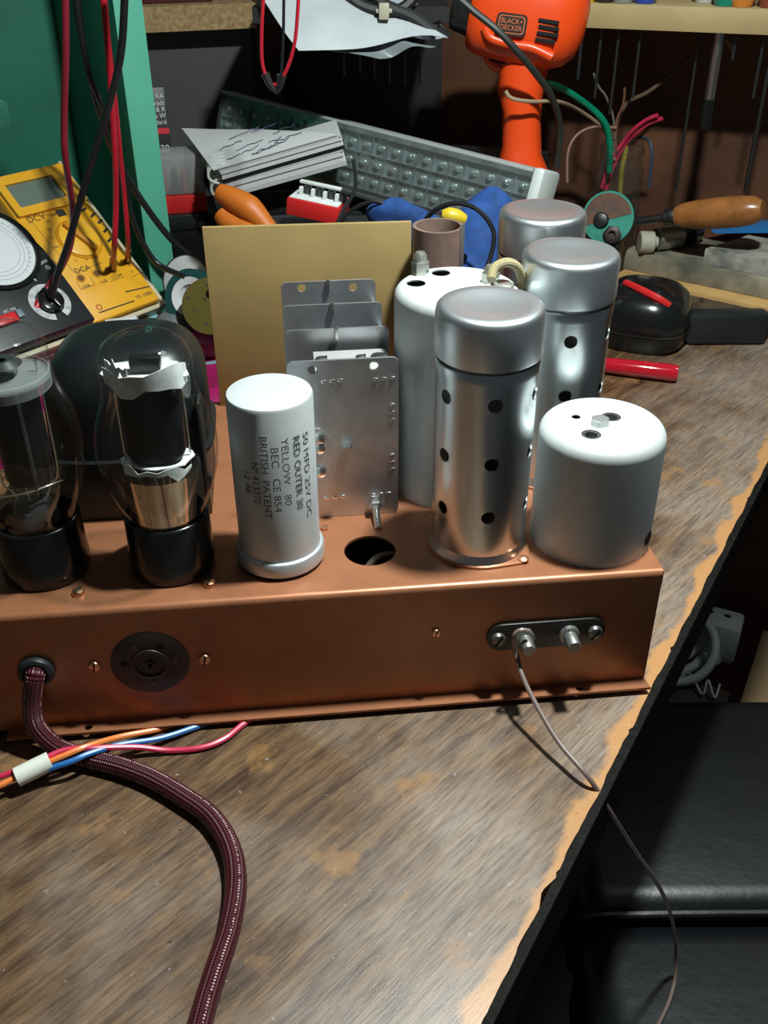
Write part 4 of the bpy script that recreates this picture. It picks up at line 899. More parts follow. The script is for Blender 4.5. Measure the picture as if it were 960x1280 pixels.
# ---- pack, clear box, black box on the left
pk = PY(195, 250, 84); MPK = axes(pk, (0.97, 0.24, 0), (-0.03, 0.12, 1), Vector((0.97, 0.24, 0)).cross(Vector((-0.03, 0.12, 1))).normalized())
cpk = thing('carded_pack', 'tall black carded pack with white lettering and red stripe, beside the mint cabinet edge', 'pack', MPK)
pt = MPK.inverted() @ PY(205, 110, 84); pw = (MPK.inverted() @ PY(216, 195, 84)).x
MB().box(-1.4, 0, -0.8, pw, pt.y, 0, 0.05).build('card', mat('black_card', (0.016, 0.016, 0.017), 0.4), cpk)
rs = MPK.inverted() @ PY(205, 165, 84); MB().box(-1.4, rs.y-0.22, 0, pw, rs.y+0.22, 0.02).build('red_stripe', mat('red_print2', (0.6, 0.03, 0.05), 0.4), cpk)
for s, v in (('KA', 121), ('hradt', 130), ('& R', 138), ('ua W', 146), ('dard', 154)): text('printed_lettering', s, 0.5, white_pl, cpk, T(pw-0.12, (MPK.inverted() @ PY(205, v, 84)).y, 0.02), align='RIGHT')
text('printed_lettering', '20', 0.75, white_pl, cpk, T(pw-0.5, (MPK.inverted() @ PY(205, 187, 84)).y, 0.02), align='CENTER')
kb = PY(209, 268, 78.3); MKB = axes(kb, (0.975, 0.22, 0), (-0.22, 0.975, 0), (0, 0, 1))
bx = thing('drill_box', 'small smoky clear box with red base and bits, beneath the carded pack', 'box', MKB)
kw = (MKB.inverted() @ PY(258, 245, 79.0)).x; kt = (MKB.inverted() @ PY(230, 196, 78.3)).z; kr = (MKB.inverted() @ PY(230, 246, 78.3)).z
MB().box(-1.2, 0, 0, kw, 3.4, kr, 0.08).build('red_base', mat('red_plastic', ()), bx)
MB().box(-1.15, 0.05, kr, kw-0.05, 3.35, kt, 0.3).build('clear_lid', thin_glass('smoky_lid', (0.70, 0.70, 0.66), 1.5, 0.12, 0.22), bx)
for k in range(4): MB().lathe([(0, kr), (0.32, kr), (0.3, kr+1.0), (0.12, kr+1.9), (0, kr+2.0)], 10, T(-0.6+k*0.75, 1.2+0.4*(k % 2), 0)).build('drill_bit', mat('dull_red', (0.25, 0.05, 0.04), 0.4) if k % 2 else dark_steel, bx)
bb0 = PY(209, 300, 78.0); MBB = axes((bb0.x, bb0.y, 0), (0.975, 0.22, 0), (-0.22, 0.975, 0), (0, 0, 1)); bh = kb.z-0.02
r = thing('black_storage_box', 'black glossy storage box underneath the red and clear drill box', 'box', MBB)
MB().box(-0.3, 0, 0, 4.0, 4.5, bh-1.2, 0.15).build('body', black_gloss, r); MB().box(-0.4, -0.15, bh-1.2, 4.2, 5.0, bh, 0.12).build('lid', mat('black_case', ()), r)

# ---- red bit set, orange handle, blue gloves, yellow plug
rb0 = PY(357, 268, 67.5); rb1 = PY(421, 282, 66.5); rx = (rb1-rb0); rx.z *= 1; rl = rx.length; rx.normalize(); rz_ = Vector((0, 0, 1)); rz_ = (rz_-rx*rz_.dot(rx)).normalized(); MRB = axes(rb0, rx, rz_.cross(rx), rz_)
r = thing('socket_set', 'red box with white rack of small sockets, behind the tan board', 'tool set', MRB)
MB().box(0, 0, 0, rl, 2.6, 1.15, 0.08).build('red_tray', mat('red_plastic', ()), r); MB().box(0.1, 0.15, 1.15, rl-0.1, 2.5, 1.22, 0.03).build('white_rim', white_pl, r)
for k in range(4): MB().box(0.5+k*0.85, 0.9, 1.2, 0.75+k*0.85, 1.2, 1.75, 0.04).build('rack_post', white_pl, r); MB().lathe([(0, 1.2), (0.28, 1.2), (0.28, 1.7), (0.18, 1.7), (0.18, 1.5), (0, 1.5)], 14, T(0.95+k*0.85, 1.5, 0)).build('socket', dark_steel, r)
MB().box(0.2, 1.8, 1.7, rl-0.5, 2.2, 1.9, 0.05).build('rack_bar', white_pl, r)
r = MB().box(-3.5, -0.2, 0, 7, 1.9, rb0.z-0.9, 0.2, M=axes((rb0.x+0.7, rb0.y+0.6, 0), (0.99, 0.1, 0), (-0.1, 0.99, 0), (0, 0, 1))).build('dark_box', black_matt); tag(r, 'plain dark box beneath the red socket set, mostly hidden by the tan board', 'box')
r = thing('orange_pliers', 'orange plastic plier handles showing above the tan board', 'pliers')
orp = mat('orange_plastic', (0.50, 0.13, 0.01), 0.5)
MB().tube([PY(274, 240, 69.5), PY(292, 250, 69), PY(312, 262, 68.5), PY(330, 280, 68), PY(350, 306, 67.5)], [0.6, 0.85, 0.95, 0.7, 0.6], 14, 6).build('handle', orp, r)
MB().tube([PY(276, 266, 69), PY(290, 280, 68.5), PY(318, 292, 67.8), PY(348, 306, 67.2)], [0.6, 0.8, 0.8, 0.6], 14, 6).build('handle', orp, r)
MB().tube([PY(349, 304, 67.4), PY(362, 316, 67), PY(385, 334, 66.5)], [0.7, 0.8, 0.25], 12, 5).build('jaw', dark_steel, r)
blue = mat('blue_cloth', (0.008, 0.05, 0.20), 0.85, var=0.3, scale=80, bmp=0.4)
def crumple(name, label, pts, rads, cat, seed):
    b = MB(); b.tube(pts, rads, 26, 8); qq = random.Random(seed); ph = [qq.uniform(0, 6) for _ in range(6)]
    for p in b.v: p += Vector((math.sin(p.y*2.3+ph[0]+p.z*1.7), math.sin(p.z*2.7+ph[1]+p.x), math.sin(p.x*2.1+ph[2]+p.y*1.3)))*0.16
    o = b.build(name, blue, sharp=80); return tag(o, label, cat, 'blue cloths among the tools')
crumple('blue_cloth', 'crumpled blue cloth behind the right corner of tan board', [PY(462, 258, 64), PY(480, 266, 63.5), PY(505, 276, 63), PY(535, 292, 62), PY(560, 330, 60)], [0.3, 1.0, 1.15, 1.3, 1.2], 'cloth', 1)
crumple('blue_cloth', 'upright folded blue cloth against the right end of LED bar', [PY(628, 243, 66.5), PY(618, 258, 66), PY(603, 285, 65), PY(590, 330, 63.5), PY(585, 390, 62)], [0.6, 1.5, 1.9, 2.2, 2.2], 'cloth', 2)
r = thing('yellow_plug', 'yellow plug with a black looping lead, above the brown former tube', 'plug')
MB().tube([PY(552, 268, 62.5), PY(566, 270, 62.5), PY(582, 275, 62.5)], [0.25, 0.5, 0.5, 0.3], 14, 5).build('body', mat('yellow_plug', (0.6, 0.42, 0.02), 0.4), r)
MB().tube([PY(530, 277, 60.5), PY(545, 262, 60.3), PY(570, 254, 60), PY(598, 263, 59.5), (PY(617, 290, 59)), PY(612, 325, 58.5), PY(600, 350, 58)], 0.15, 8, 8).build('lead', blackpvc, r)
wire('black_lead', 'black lead looping down in front of the red socket set', [PY(442, 200, 66), PY(444, 235, 65), PY(430, 262, 64), PY(418, 285, 63), PY(400, 320, 62)], 0.13, blackpvc, cat='cable')
wire('black_lead', 'black lead arching beside the blue cloth behind tan board', [PY(408, 292, 62.5), PY(430, 270, 63), PY(450, 257, 63), PY(470, 252, 63), PY(490, 262, 63)], 0.13, blackpvc, cat='cable')
# ---- particle board shelf with grey back
MS = axes((-18.2, 86.0, 0), (0.9606, 0.2778, 0), (-0.2778, 0.9606, 0), (0, 0, 1))
r = thing('particle_board_shelf', 'raw particle board shelf above a dark grey panel, behind the notebooks', 'shelf', MS)
MB().box(-1.0, 0, 20.3, 8.5, 10, 22.1).build('shelf_board', mat('chipboard', (0.40, 0.28, 0.13), 0.75, col2=(0.22, 0.13, 0.05), scale=260, bmp=0.5), r)
MB().box(-1.0, 2.6, 0, 8.5, 3.4, 20.3).build('back_panel', mat('dark_grey_panel', (0.06, 0.06, 0.056), 0.6, var=0.1, scale=10), r)
MB().box(8.5, 2.4, 0, 9.3, 9.6, 20.3).build('end_panel', mat('black_panel', (0.012, 0.012, 0.011), 0.6), r)
r = thing('shelf_clutter', 'dark red flat tin on top of the particle board shelf', 'tin', MS @ T(1.2, 1.8, 22.1)); MB().box(-3, 0, 0, 4.2, 6, 2.2, 0.15).build('body', mat('dark_red_tin', (0.07, 0.012, 0.012), 0.5), r); MB().box(-3.1, -0.1, 1.7, 4.3, 6.1, 2.3, 0.1).build('lid', mat('dark_red_tin', ()), r)

# ---- upper shelf with papers hanging over it
us = thing('dark_shelf', 'dark overhead shelf carrying crumpled papers and cables', 'shelf', T(-1.5, 77.0, 0))
MB().box(-7.5, 0, 22.0, 6.2, 21, 23.0).build('shelf_board', black_matt, us); MB().box(-7.5, 20, 0, 6.9, 21, 22.0).build('back_board', black_matt, us)
def sheet(label, cors, seed, curl, m):
    P = [PY(*c) for c in cors]; qq = random.Random(seed); ph = [qq.uniform(0, 6) for _ in range(3)]
    def fn(u, v):
        p = (P[0]*(1-u)+P[1]*u)*(1-v)+(P[3]*(1-u)+P[2]*u)*v
        return p+Vector((0, 0.35*math.sin(5*u+ph[0]+3*v), curl*math.sin(6*u+ph[1])*v+0.12*math.sin(9*u+4*v+ph[2])))
    return tag(MB().grid(fn, 24, 14, 0.04).build('paper_sheet', m, sharp=70), label, 'paper', 'papers hanging over the dark shelf')
pap = mat('old_paper', (0.42, 0.46, 0.48), 0.6, var=0.1, scale=25)
sheet('front crumpled white paper sheet with the lowest drooping corner, on dark shelf', [(318, -14, 76.0), (450, -10, 77.5), (560, 50, 75.0), (374, 62, 74.0)], 3, 0.25, pap)
sheet('white paper sheet behind the drooping one, with a dark printed edge', [(372, -30, 77.3), (500, -20, 78.5), (566, 44, 76.5), (455, 52, 75.9)], 8, 0.2, mat('plastic_sheet', (0.30, 0.34, 0.36), 0.3, var=0.2, scale=20))
sheet('grey plastic sleeve hanging lowest under the white papers', [(370, 54, 74.9), (450, 42, 75.9), (545, 54, 75.5), (474, 74, 74.7)], 5, 0.1, mat('plastic_sleeve', (0.20, 0.23, 0.24), 0.2))
for lab, pts in (('black cable lying across the top papers toward heat gun', [(455, -20, 76.8), (480, 5, 76.3), (515, 20, 76.1), (545, 42, 75.8)]), ('second black cable draped beside the first over top papers', [(420, -20, 76.8), (455, 8, 76.4), (500, 12, 76.3), (530, -20, 77.0)])):
    wire('black_cable', lab, [PY(*p) for p in pts], 0.4, black_matt, cat='cable', group='cables on the top papers')
o = thing('connector', 'small cream connector lying on the black cables at the top', 'connector', T(*(PY(480, 14, 75.7)))); MB().box(-0.35, -0.3, -0.5, 0.35, 0.3, 0.5, 0.06).build('housing', mat('cream_plastic', (0.45, 0.42, 0.32), 0.4), o); MB().box(-0.55, -0.15, -0.1, 0.55, 0.15, 0.15, 0.04).build('wings', mat('cream_plastic', ()), o)
# ---- red loop and clip
r = thing('clip_lead', 'red looped lead with crocodile clip hanging in front of the papers', 'cable')
MB().tube([PY(331, -30, 65), PY(327, 40, 65), PY(329, 85, 65), PY(342, 106, 65), PY(356, 92, 65), PY(368, 55, 65), PY(373, 0, 65), PY(374, -40, 65)], 0.11, 8, 8).build('red_lead', red, r)
MB().tube([PY(355, -30, 64.8), PY(354, 50, 64.8), PY(351, 100, 64.8)], 0.09, 8, 5).build('black_lead', blackpvc, r)
MB().tube([PY(331, 92, 64.9), PY(338, 106, 64.9), PY(346, 116, 64.9)], [0.28, 0.2, 0.08], 8, 3).build('clip_jaw', dark_steel, r); MB().tube([PY(352, 94, 64.9), PY(350, 106, 64.9), PY(346, 117, 64.9)], [0.3, 0.22, 0.08], 8, 3).build('clip_jaw', dark_steel, r)

# ================================================================== heat gun
HY = 78.0
hc = PY(664, 18, HY); hx_ = Vector((0.97, -0.18, -0.16)).normalized(); hn = (EYE-hc); hn = (hn-hx_*hn.dot(hx_)).normalized(); hy_ = hn.cross(hx_)
MHG = axes(hc, hx_, hy_, hn); MHi = MHG.inverted()
hg = thing('heat_gun', 'orange heat gun with black badge and vent slots, standing on its handle', 'heat gun', MHG)
ohg = mat('orange_gun', (0.75, 0.065, 0.008), 0.33)
def hgp(u, v, h=0.0): return MHi @ PP(u, v, MHG @ Vector((0, 0, h)), hn)
# barrel: superellipse sections along local x
rg = []
for x, r_, e in ((-4.1, 2.8, 2.4), (-3.9, 3.0, 2.5), (-3.4, 3.2, 2.8), (-2.0, 3.35, 3.0), (0, 3.4, 3.0), (1.8, 3.3, 2.8), (2.9, 2.9, 2.5), (3.6, 2.2, 2.2), (3.95, 1.1, 2.0)): rg.append(((0.0, 0.0, x), r_*0.9, r_, e))
MB().loft(rg, 48, M=RY(90) @ RZ(0)).build('barrel', ohg, hg)
MB().loft([((0, 0, x), r_, r_, 2) for x, r_ in ((-5.5, 1.9), (-5.3, 2.0), (-4.6, 2.1), (-4.0, 2.3))], 32, M=RY(90)).build('nozzle', dark_steel, hg)
zf = 3.04
# handle down to the toolbox
HGW = ((623, 690, 60), (622, 683, 98), (620, 679, 117), (627, 677, 145), (626, 678, 188), (621, 687, 208))
hb = [hgp((a_+b_)/2, v) for a_, b_, v in HGW]
wd = [(hgp(b_, v).x-hgp(a_, v).x)/2 for a_, b_, v in HGW]
vs = MB(); ringv = []
n = 32
for p, w_ in zip(hb, wd):
    for k in range(n):
        a = 2*math.pi*k/n; ca, sa = math.cos(a), math.sin(a)
        ringv.append((p.x+w_*math.copysign(abs(ca)**0.8, ca), p.y, 1.9*math.copysign(abs(sa)**0.8, sa)-0.2))
fs = [(i*n+k, i*n+(k+1) % n, (i+1)*n+(k+1) % n, (i+1)*n+k) for i in range(len(hb)-1) for k in range(n)]+[tuple(range(n)), tuple(range((len(hb)-1)*n, len(hb)*n))]
MB().add(ringv, fs).build('handle', ohg, hg)
tg = hgp(617, 70); MB().tube([(tg.x-0.2, tg.y+1.3, 0.3), (tg.x-0.3, tg.y, 0.3), (tg.x+0.5, tg.y-0.6, 0.3), (tg.x+1.2, tg.y-0.2, 0.3)], 0.45, 10, 5).build('trigger_guard', ohg, hg)
tr_ = hgp(622, 66); MB().box(tr_.x-0.5, tr_.y-0.6, 0.1, tr_.x+1.2, tr_.y+0.6, 1.4, 0.2).build('trigger', black_gloss, hg)
cr = [hgp(606, 35, 3.0), hgp(614, 48, 3.0), hgp(640, 56, 3.0), hgp(665, 60, 3.0), hgp(690, 72, 3.0)]
MB().tube([(p.x, p.y, 2.75) for p in cr], 0.35, 10, 6).build('moulded_ridge', ohg, hg)
lg = [hgp(u, v, zf) for u, v in ((622, 15), (660, 20), (657, 48), (619, 40))]; gx, gy = sum(p.x for p in lg)/4, sum(p.y for p in lg)/4
ga_ = math.degrees(math.atan2(lg[1].y-lg[0].y, lg[1].x-lg[0].x)); MLg = T(gx, gy, zf+0.04) @ RZ(ga_)
bw, bh2 = (lg[1]-lg[0]).length/2, (lg[1]-lg[2]).length/2
bd = MB().prism(rrect(-bw, -bh2, bw, bh2, 0.3), 0, 0.18, M=MLg).build('badge', mat('badge_black', (0.02, 0.01, 0.008), 0.4), hg)
badge_o = mat('badge_orange', (0.55, 0.16, 0.06), 0.4)
MB().prism(rrect(-bw*0.86, -bh2*0.80, bw*0.86, bh2*0.80, 0.22), 0.18, 0.20, holes=[rrect(-bw*0.80, -bh2*0.72, bw*0.80, bh2*0.72, 0.2)], M=MLg).build('badge_outline', badge_o, bd)
text('badge_lettering', 'BLACK+', bh2*0.66, badge_o, bd, MLg @ T(0, bh2*0.30, 0.19), width=bw*1.42); text('badge_lettering', 'DECKER', bh2*0.66, badge_o, bd, MLg @ T(0, -bh2*0.30, 0.19), width=bw*1.42)
for u0, v0, u1, v1 in ((673, 25, 699, 29), (673, 33, 699, 37), (671, 41, 698, 45), (669, 49, 694, 53)):
    a, b2 = hgp(u0, v0, zf), hgp(u1, v1, zf); d = b2-a; MB().box(0, -0.13, -0.3, d.length, 0.13, 0.08, 0.05, M=T(a.x, a.y, zf) @ RZ(math.degrees(math.atan2(d.y, d.x)))).build('vent_slot', dark_hole, hg)
for u0, v0 in ((638, 7), (646, 9), (654, 11)): a = hgp(u0, v0, zf); MB().box(-0.2, -0.15, -0.3, 0.2, 0.15, 0.06, 0.05, M=T(a.x, a.y, zf-0.15)).build('vent_slot', dark_hole, hg)
wire('gun_cable', 'dark cable slanting down across the orange heat gun', [PY(560, -15, 74), PY(590, 12, 73.6), (PY(622, 38, 73.0)), PY(650, 68, 73.0), PY(672, 95, 73.8), PY(690, 122, 75), PY(700, 160, 76.5), PY(696, 210, 77)], 0.24, mat('dark_green_cable', (0.02, 0.025, 0.02), 0.5), cat='cable')

# ================================================================== right: screwdriver rack shelf on the wall
SF = PY(735, 35, 82); MSH = axes((SF.x, SF.y, 0), WD, -WN, (0, 0, 1)); zb_, zt_ = PY(735, 35, 82).z, PY(735, 4.5, 82).z
dwall = (WP-SF).dot(-WN)
rk = thing('rack_shelf', 'pale wooden rack shelf on the brown wall holding screwdrivers', 'shelf', MSH)
MB().box(-5.5, 0, zb_, 26, dwall-0.05, zt_, 0.05).build('shelf_board', mat('pale_wood', (0.42, 0.32, 0.15), 0.6, var=0.1, scale=15), rk)
MB().box(24.5, 0.3, 0, 26, dwall-0.1, zb_, 0.05).build('bracket', mat('pale_wood', ()), rk)
HC = {'yellow': (0.6, 0.45, 0.03), 'black': (0.02, 0.02, 0.02), 'grey': (0.25, 0.26, 0.27), 'blue': (0.02, 0.06, 0.4), 'green': (0.0, 0.22, 0.16), 'orange': (0.6, 0.2, 0.03), 'red brown': (0.22, 0.05, 0.03), 'dark red': (0.2, 0.02, 0.02), 'white': (0.5, 0.5, 0.5)}
for i, (u, vb, colr, r_, dep) in enumerate(((727, 100, 'yellow', 0.16, 1.2), (751, 123, 'black', 0.13, 1.3), (773, 143, 'grey', 0.13, 1.2), (800, 123, 'blue', 0.14, 1.4), (874, 238, 'white', 0.13, 3.2), (899, 140, 'green', 0.42, 1.5), (920, 75, 'orange', 0.14, 1.3), (955, 123, 'red brown', 0.14, 1.4), (968, 240, 'dark red', 0.17, 3.4))):
    p = PP(u, 48, MSH @ Vector((0, dep, 0)), WN); z0 = PP(u-8 if vb < 150 else u-30, vb, MSH @ Vector((0, dep, 0)), WN).z
    r = thing('hanging_screwdriver', 'screwdriver with %s handle hanging through the pale rack shelf' % colr, 'screwdriver', T(p.x, p.y, 0), 'screwdrivers hanging in the pale rack shelf')
    MB().lathe([(0, z0), (r_*0.8, z0), (r_, z0+0.3), (r_, zt_), (0, zt_)], 12).build('blade', dark_steel if colr != 'green' else steel, r)
    if colr == 'green': MB().lathe([(0, z0-1.2), (0.5, z0-1.2), (0.5, z0+0.9), (0, z0+0.9)], 16).build('socket_tip', black_gloss, r)
    MB().lathe([(0, zt_+0.02), (0.7, zt_+0.02), (0.95, zt_+0.6), (0.9, zt_+5), (1.1, zt_+6), (0.9, zt_+8.5), (0, zt_+8.8)], 16).build('handle', mat('handle_'+colr.replace(' ', '_'), HC[colr], 0.3), r)
# dim row under the dark shelf
for i, (u, vb) in enumerate(((430, 95), (450, 92), (468, 98), (487, 104), (507, 106), (525, 108))):
    p = PY(u, 72, 81); z0 = PY(u, vb, 81).z
    r = thing('thin_driver', 'thin steel driver hanging under the dark overhead shelf, %s from the left' % nth[i], 'screwdriver', T(p.x, 81, 0), 'thin drivers under the dark shelf')
    MB().lathe([(0, z0), (0.07, z0), (0.08, z0+0.2), (0.08, 21.4), (0, 21.4)], 8).build('blade', dark_steel, r); MB().lathe([(0.1, 21.2), (0.28, 21.3), (0.28, 21.98), (0, 21.98)], 12).build('collar', black_matt, r)
wire('wall_twine', 'brown twine tied under the rack shelf and slanting to the jar', [PY(905, 40, 84), PY(898, 52, 84.5), PY(880, 62, 85), PY(862, 72, 85.5), PY(840, 92, 86), PY(810, 115, 86), PY(785, 128, 85.5), PY(772, 150, 84.5), PY(768, 175, 84)], 0.16, mat('twine', (0.10, 0.06, 0.035), 0.8), cat='twine')
wire('wall_twine', 'short brown twine end hanging off the rack shelf edge', [PY(900, 42, 81), PY(907, 50, 80.5), PY(914, 58, 80.3), PY(918, 64, 80.2)], 0.14, mat('twine_pale', (0.25, 0.19, 0.1), 0.8), cat='twine')

# ---- jar of wires
JY = 84.0; jx = PY(776, 200, JY).x; jt = PY(776, 177, JY).z; jr = (PY(804, 180, JY).x-PY(748, 180, JY).x)/2
jar = thing('glass_jar', 'clear glass jar holding offcuts of coloured wire, behind the rotary disc', 'jar', T(jx, JY, 0))
MB().lathe([(0, 0.1), (jr*1.0, 0.1), (jr*1.08, 0.6), (jr*1.08, jt-2.2), (jr*0.92, jt-1.4), (jr*0.9, jt-0.9), (jr*1.0, jt-0.8), (jr*1.0, jt-0.5), (jr*0.93, jt-0.45), (jr*0.93, jt)], 40).build('glass_body', thin_glass('jar_glass', (0.84, 0.88, 0.86), 1.7, 0.05, 0.01), jar)
for z in (jt-0.55, jt-1.0): MB().tube([(jr*0.98*math.cos(a), jr*0.98*math.sin(a), z+0.05*math.sin(a)) for a in [2*math.pi*k/20 for k in range(21)]], 0.06, 6, 1).build('neck_ridge', thin_glass('jar_glass', ()), jar)
WG = 'wire offcuts standing in the jar'
def jw(label, pts, r, m): return wire('wire_offcut', label, [PY(*p) for p in pts], r, m, group=WG)
jw('green wire arching out of the glass jar to the left', [(682, 104, 80), (705, 112, 81), (735, 132, 82.5), (755, 152, 82.9), (762, 178, 83.3), (762, 215, 83.4)], 0.26, mat('green_pvc', (0.0, 0.22, 0.12), 0.35))
jw('upper of two crimson wires bending right out of the jar', [(822, 144, 82), (808, 150, 82.6), (792, 162, 83.3), (779, 178, 84), (764, 200, 84.2), (752, 235, 84.2)], 0.16, pnk)
jw('lower of two crimson wires bending right out of the jar', [(828, 148, 82.2), (812, 154, 82.8), (796, 166, 83.5), (782, 180, 84.2), (768, 205, 84.6), (757, 238, 84.6)], 0.16, pnk)
jw('olive yellow wire standing upright inside the jar', [(783, 172, 84.4), (782, 190, 84.4), (777, 215, 84.4), (775, 245, 84.4)], 0.2, mat('olive_yellow', (0.32, 0.24, 0.03), 0.4))
jw('beige wire looping from the heat gun handle into the jar', [(632, 114, 74.6), (640, 123, 74.4), (665, 127, 74.4), (697, 127, 76), (722, 137, 81), (748, 155, 83), (762, 175, 84.1), (768, 200, 84.2)], 0.14, mat('beige_wire', (0.30, 0.21, 0.13), 0.5))
jw('thin pinkish wire curling down left of the jar', [(770, 160, 83.8), (745, 158, 83), (722, 168, 82.3), (710, 190, 82), (709, 228, 82)], 0.10, mat('pinkish_wire', (0.30, 0.17, 0.14), 0.4))
jw('brown stiff wire rising straight up out of the jar', [(781, 110, 83.6), (779, 130, 83.8), (770, 155, 84), (770, 190, 84)], 0.10, mat('brown_wire', (0.16, 0.07, 0.04), 0.5))
jw('grey wire with bare end rising up left out of the jar', [(742, 92, 83), (748, 108, 83.3), (758, 122, 83.6), (767, 150, 84), (768, 190, 84.1)], 0.09, mat('grey_wire', (0.16, 0.14, 0.14), 0.5))
jw('dark blue wire hanging down right side of the jar', [(800, 172, 84.4), (811, 176, 83), (815, 195, 82.5), (811, 235, 82.5)], 0.13, mat('dark_blue_wire', (0.03, 0.05, 0.08), 0.5))

# ---- boards at the back right
PL0, PL1 = PZ(776, 345, 2.4), PZ(960, 385, 2.4); pdx = (PL1-PL0).normalized(); MP = axes((PL0.x, PL0.y, 0), pdx, (-pdx.y, pdx.x, 0), (0, 0, 1)); MPi = MP.inverted()
r = thing('pine_plank', 'rough pine plank with dark weathered front face, lying behind the black power tool', 'plank', MP)
MB().box(-0.5, 0, 0, 16, 9.0, 2.4, 0.05).build('plank', mat('pine_edge', (0.46, 0.28, 0.10), 0.65, var=0.15, scale=30, bmp=0.1), r)
MB().box(-0.5, -0.12, 0, 16, 0.0, 2.1, 0.03).build('bark_face', mat('dark_bark', (0.085, 0.055, 0.03), 0.8, var=0.6, scale=110, bmp=0.5), r)
MP2 = MP @ T(0, 1.7, 2.4); st = mat('stained_board', (0.30, 0.27, 0.19), 0.7, col2=(0.09, 0.09, 0.07), scale=30, bmp=0.2)
bd2 = MB().box(-0.6, 0, 0.02, 16, 7.0, 1.6, 0.05, M=MP2).build('stained_board', st); tag(bd2, 'stained grey offcut board lying on top of the pine plank', 'board')
MP2i = MP2.inverted(); sl = [MP2i @ PZ(u, v, 4.05) for u, v in ((866, 338), (960, 345))]
st2 = MB().prism([(sl[0].x, 0.6), (16.5, 0.4), (16.5, 6.0), (sl[0].x+1.6, 6.0)], 1.62, 2.9, M=MP2, bev=0.12).build('sharpening_stone', mat('grey_stone', (0.44, 0.42, 0.37), 0.8, col2=(0.09, 0.10, 0.08), scale=34, bmp=0.25)); tag(st2, 'worn grey sharpening stone slab on the stained board', 'stone')
for i, (u, v, r_, l_, m, lab, a) in enumerate(((835, 298, 0.95, 2.4, mat('dull_nickel', (0.42, 0.40, 0.34), 0.35, 0.8), 'short dull nickel cylinder lying on the stained board', 20), (862, 292, 1.0, 1.6, black_gloss, 'black ribbed knob lying between nickel cylinder and stone', 50), (808, 303, 0.9, 1.2, mat('pale_stone', (0.40, 0.38, 0.30), 0.6), 'pale chipped plug at left end of the stained board', 0))):
    p = PZ(u, v, 4.9); r = thing('metal_cylinder' if i == 0 else 'black_knob' if i == 1 else 'pale_plug', lab, ('cylinder', 'stopper', 'plug')[i], T(p.x, p.y, 4.02+r_) @ RZ(a) @ RY(90))  # the middle piece is a loose black knob
    MB().lathe([(0, -l_/2), (r_*0.9, -l_/2), (r_, -l_/2+0.1), (r_, l_/2-0.1), (r_*0.9, l_/2), (0, l_/2)], 28).build('body', m, r); MB().lathe([(r_*0.5, l_/2), (r_*0.5, l_/2+0.3), (0, l_/2+0.3)], 20).build('boss', m if i != 1 else mat('green_boss', (0.1, 0.25, 0.22), 0.5), r)
p = PZ(935, 288, 4.8); r = tag(MB().grid(lambda u, v: (p.x-3.2+7*u, p.y-1.0+3.5*v, 4.9+0.5*math.sin(3*u)*math.sin(3*v)), 10, 8, 0.05).build('blue_bag', mat('blue_plastic', (0.02, 0.16, 0.42), 0.3)), 'crumpled blue plastic bag behind the grey sharpening stone', 'bag')
sd = thing('wood_handle_driver', 'large screwdriver with varnished wooden handle lying over the boards', 'screwdriver')
hA, hB = PY(845, 270, 80), PY(955, 262, 76); sA = PY(785, 279, 82); sdv = (hB-hA).normalized(); hl = (hB-hA).length
MB().lathe([(0, 0), (0.75, 0), (0.95, 0.6), (1.12, 1.8), (1.2, 3.4), (1.18, hl*0.75), (1.05, hl*0.9), (0.7, hl*0.99), (0, hl)], 32, zalong(hA, sdv)).build('wooden_handle', mat('varnished_wood', (0.30, 0.12, 0.035), 0.25, var=0.3, scale=40), sd)
fe_ = (sA-hA).normalized(); MB().lathe([(0, -0.2), (0.72, -0.2), (0.80, 0.1), (0.80, 0.35), (0.62, 0.45), (0.62, 0.9), (0.5, 1.0), (0, 1.0)], 24, zalong(hA, fe_)).build('ferrule', dark_steel, sd)
MB().lathe([(0, 0.9), (0.36, 0.9), (0.36, (sA-hA).length), (0, (sA-hA).length)], 16, zalong(hA, fe_)).build('shaft', dark_steel, sd)
# ---- rotary disc
dq = PY(760, 272, 80.5); dnn = ((EYE-dq).normalized()+Vector((-0.15, 0, 0.0))); MDQ = zalong(dq, dnn); MDi = MDQ.inverted()
rd = thing('rotary_disc', 'green and rusty cutting disc on a spindle, left of the wooden handled screwdriver', 'disc', MDQ)
R_ = 2.05
MB().lathe([(0, -0.12), (R_, -0.12), (R_+0.03, 0), (R_, 0.12), (0.4, 0.14), (0, 0.14)], 48).build('disc', mat('verdigris', (0.03, 0.26, 0.19), 0.6, var=0.2, scale=60), rd)
MB().prism([(R_*0.93*math.cos(math.radians(a)), R_*0.93*math.sin(math.radians(a))) for a in range(15, 215, 10)], 0.13, 0.17).build('rust_patch', mat('rusty', (0.17, 0.075, 0.045), 0.75, col2=(0.07, 0.06, 0.05), scale=120, bmp=0.3), rd)
ccx = MDi @ PP(752, 275, dq, dnn.normalized()); MB().lathe([(0.62, 0.14), (0.62, 0.3), (0.5, 0.45), (0.28, 0.5), (0, 0.52)], 28, T(ccx.x, ccx.y, 0)).build('centre_boss', mat('dark_steel', ()), rd)
ccx = MDi @ PP(766, 293, dq, dnn.normalized()); MB().lathe([(0.75, 0.14), (0.75, 0.5), (0.6, 0.6), (0.32, 0.6), (0.30, 0.3), (0, 0.3)], 6, T(ccx.x, ccx.y, 0)).build('nut', mat('rust_nut', (0.07, 0.055, 0.05), 0.5, 0.6), rd)
zfloor = dq.z-R_; MB().box(-1.1, -R_-0.3, -2.2, 1.1, -0.2, -0.14, 0.1).build('bearing_block', black_matt, rd)
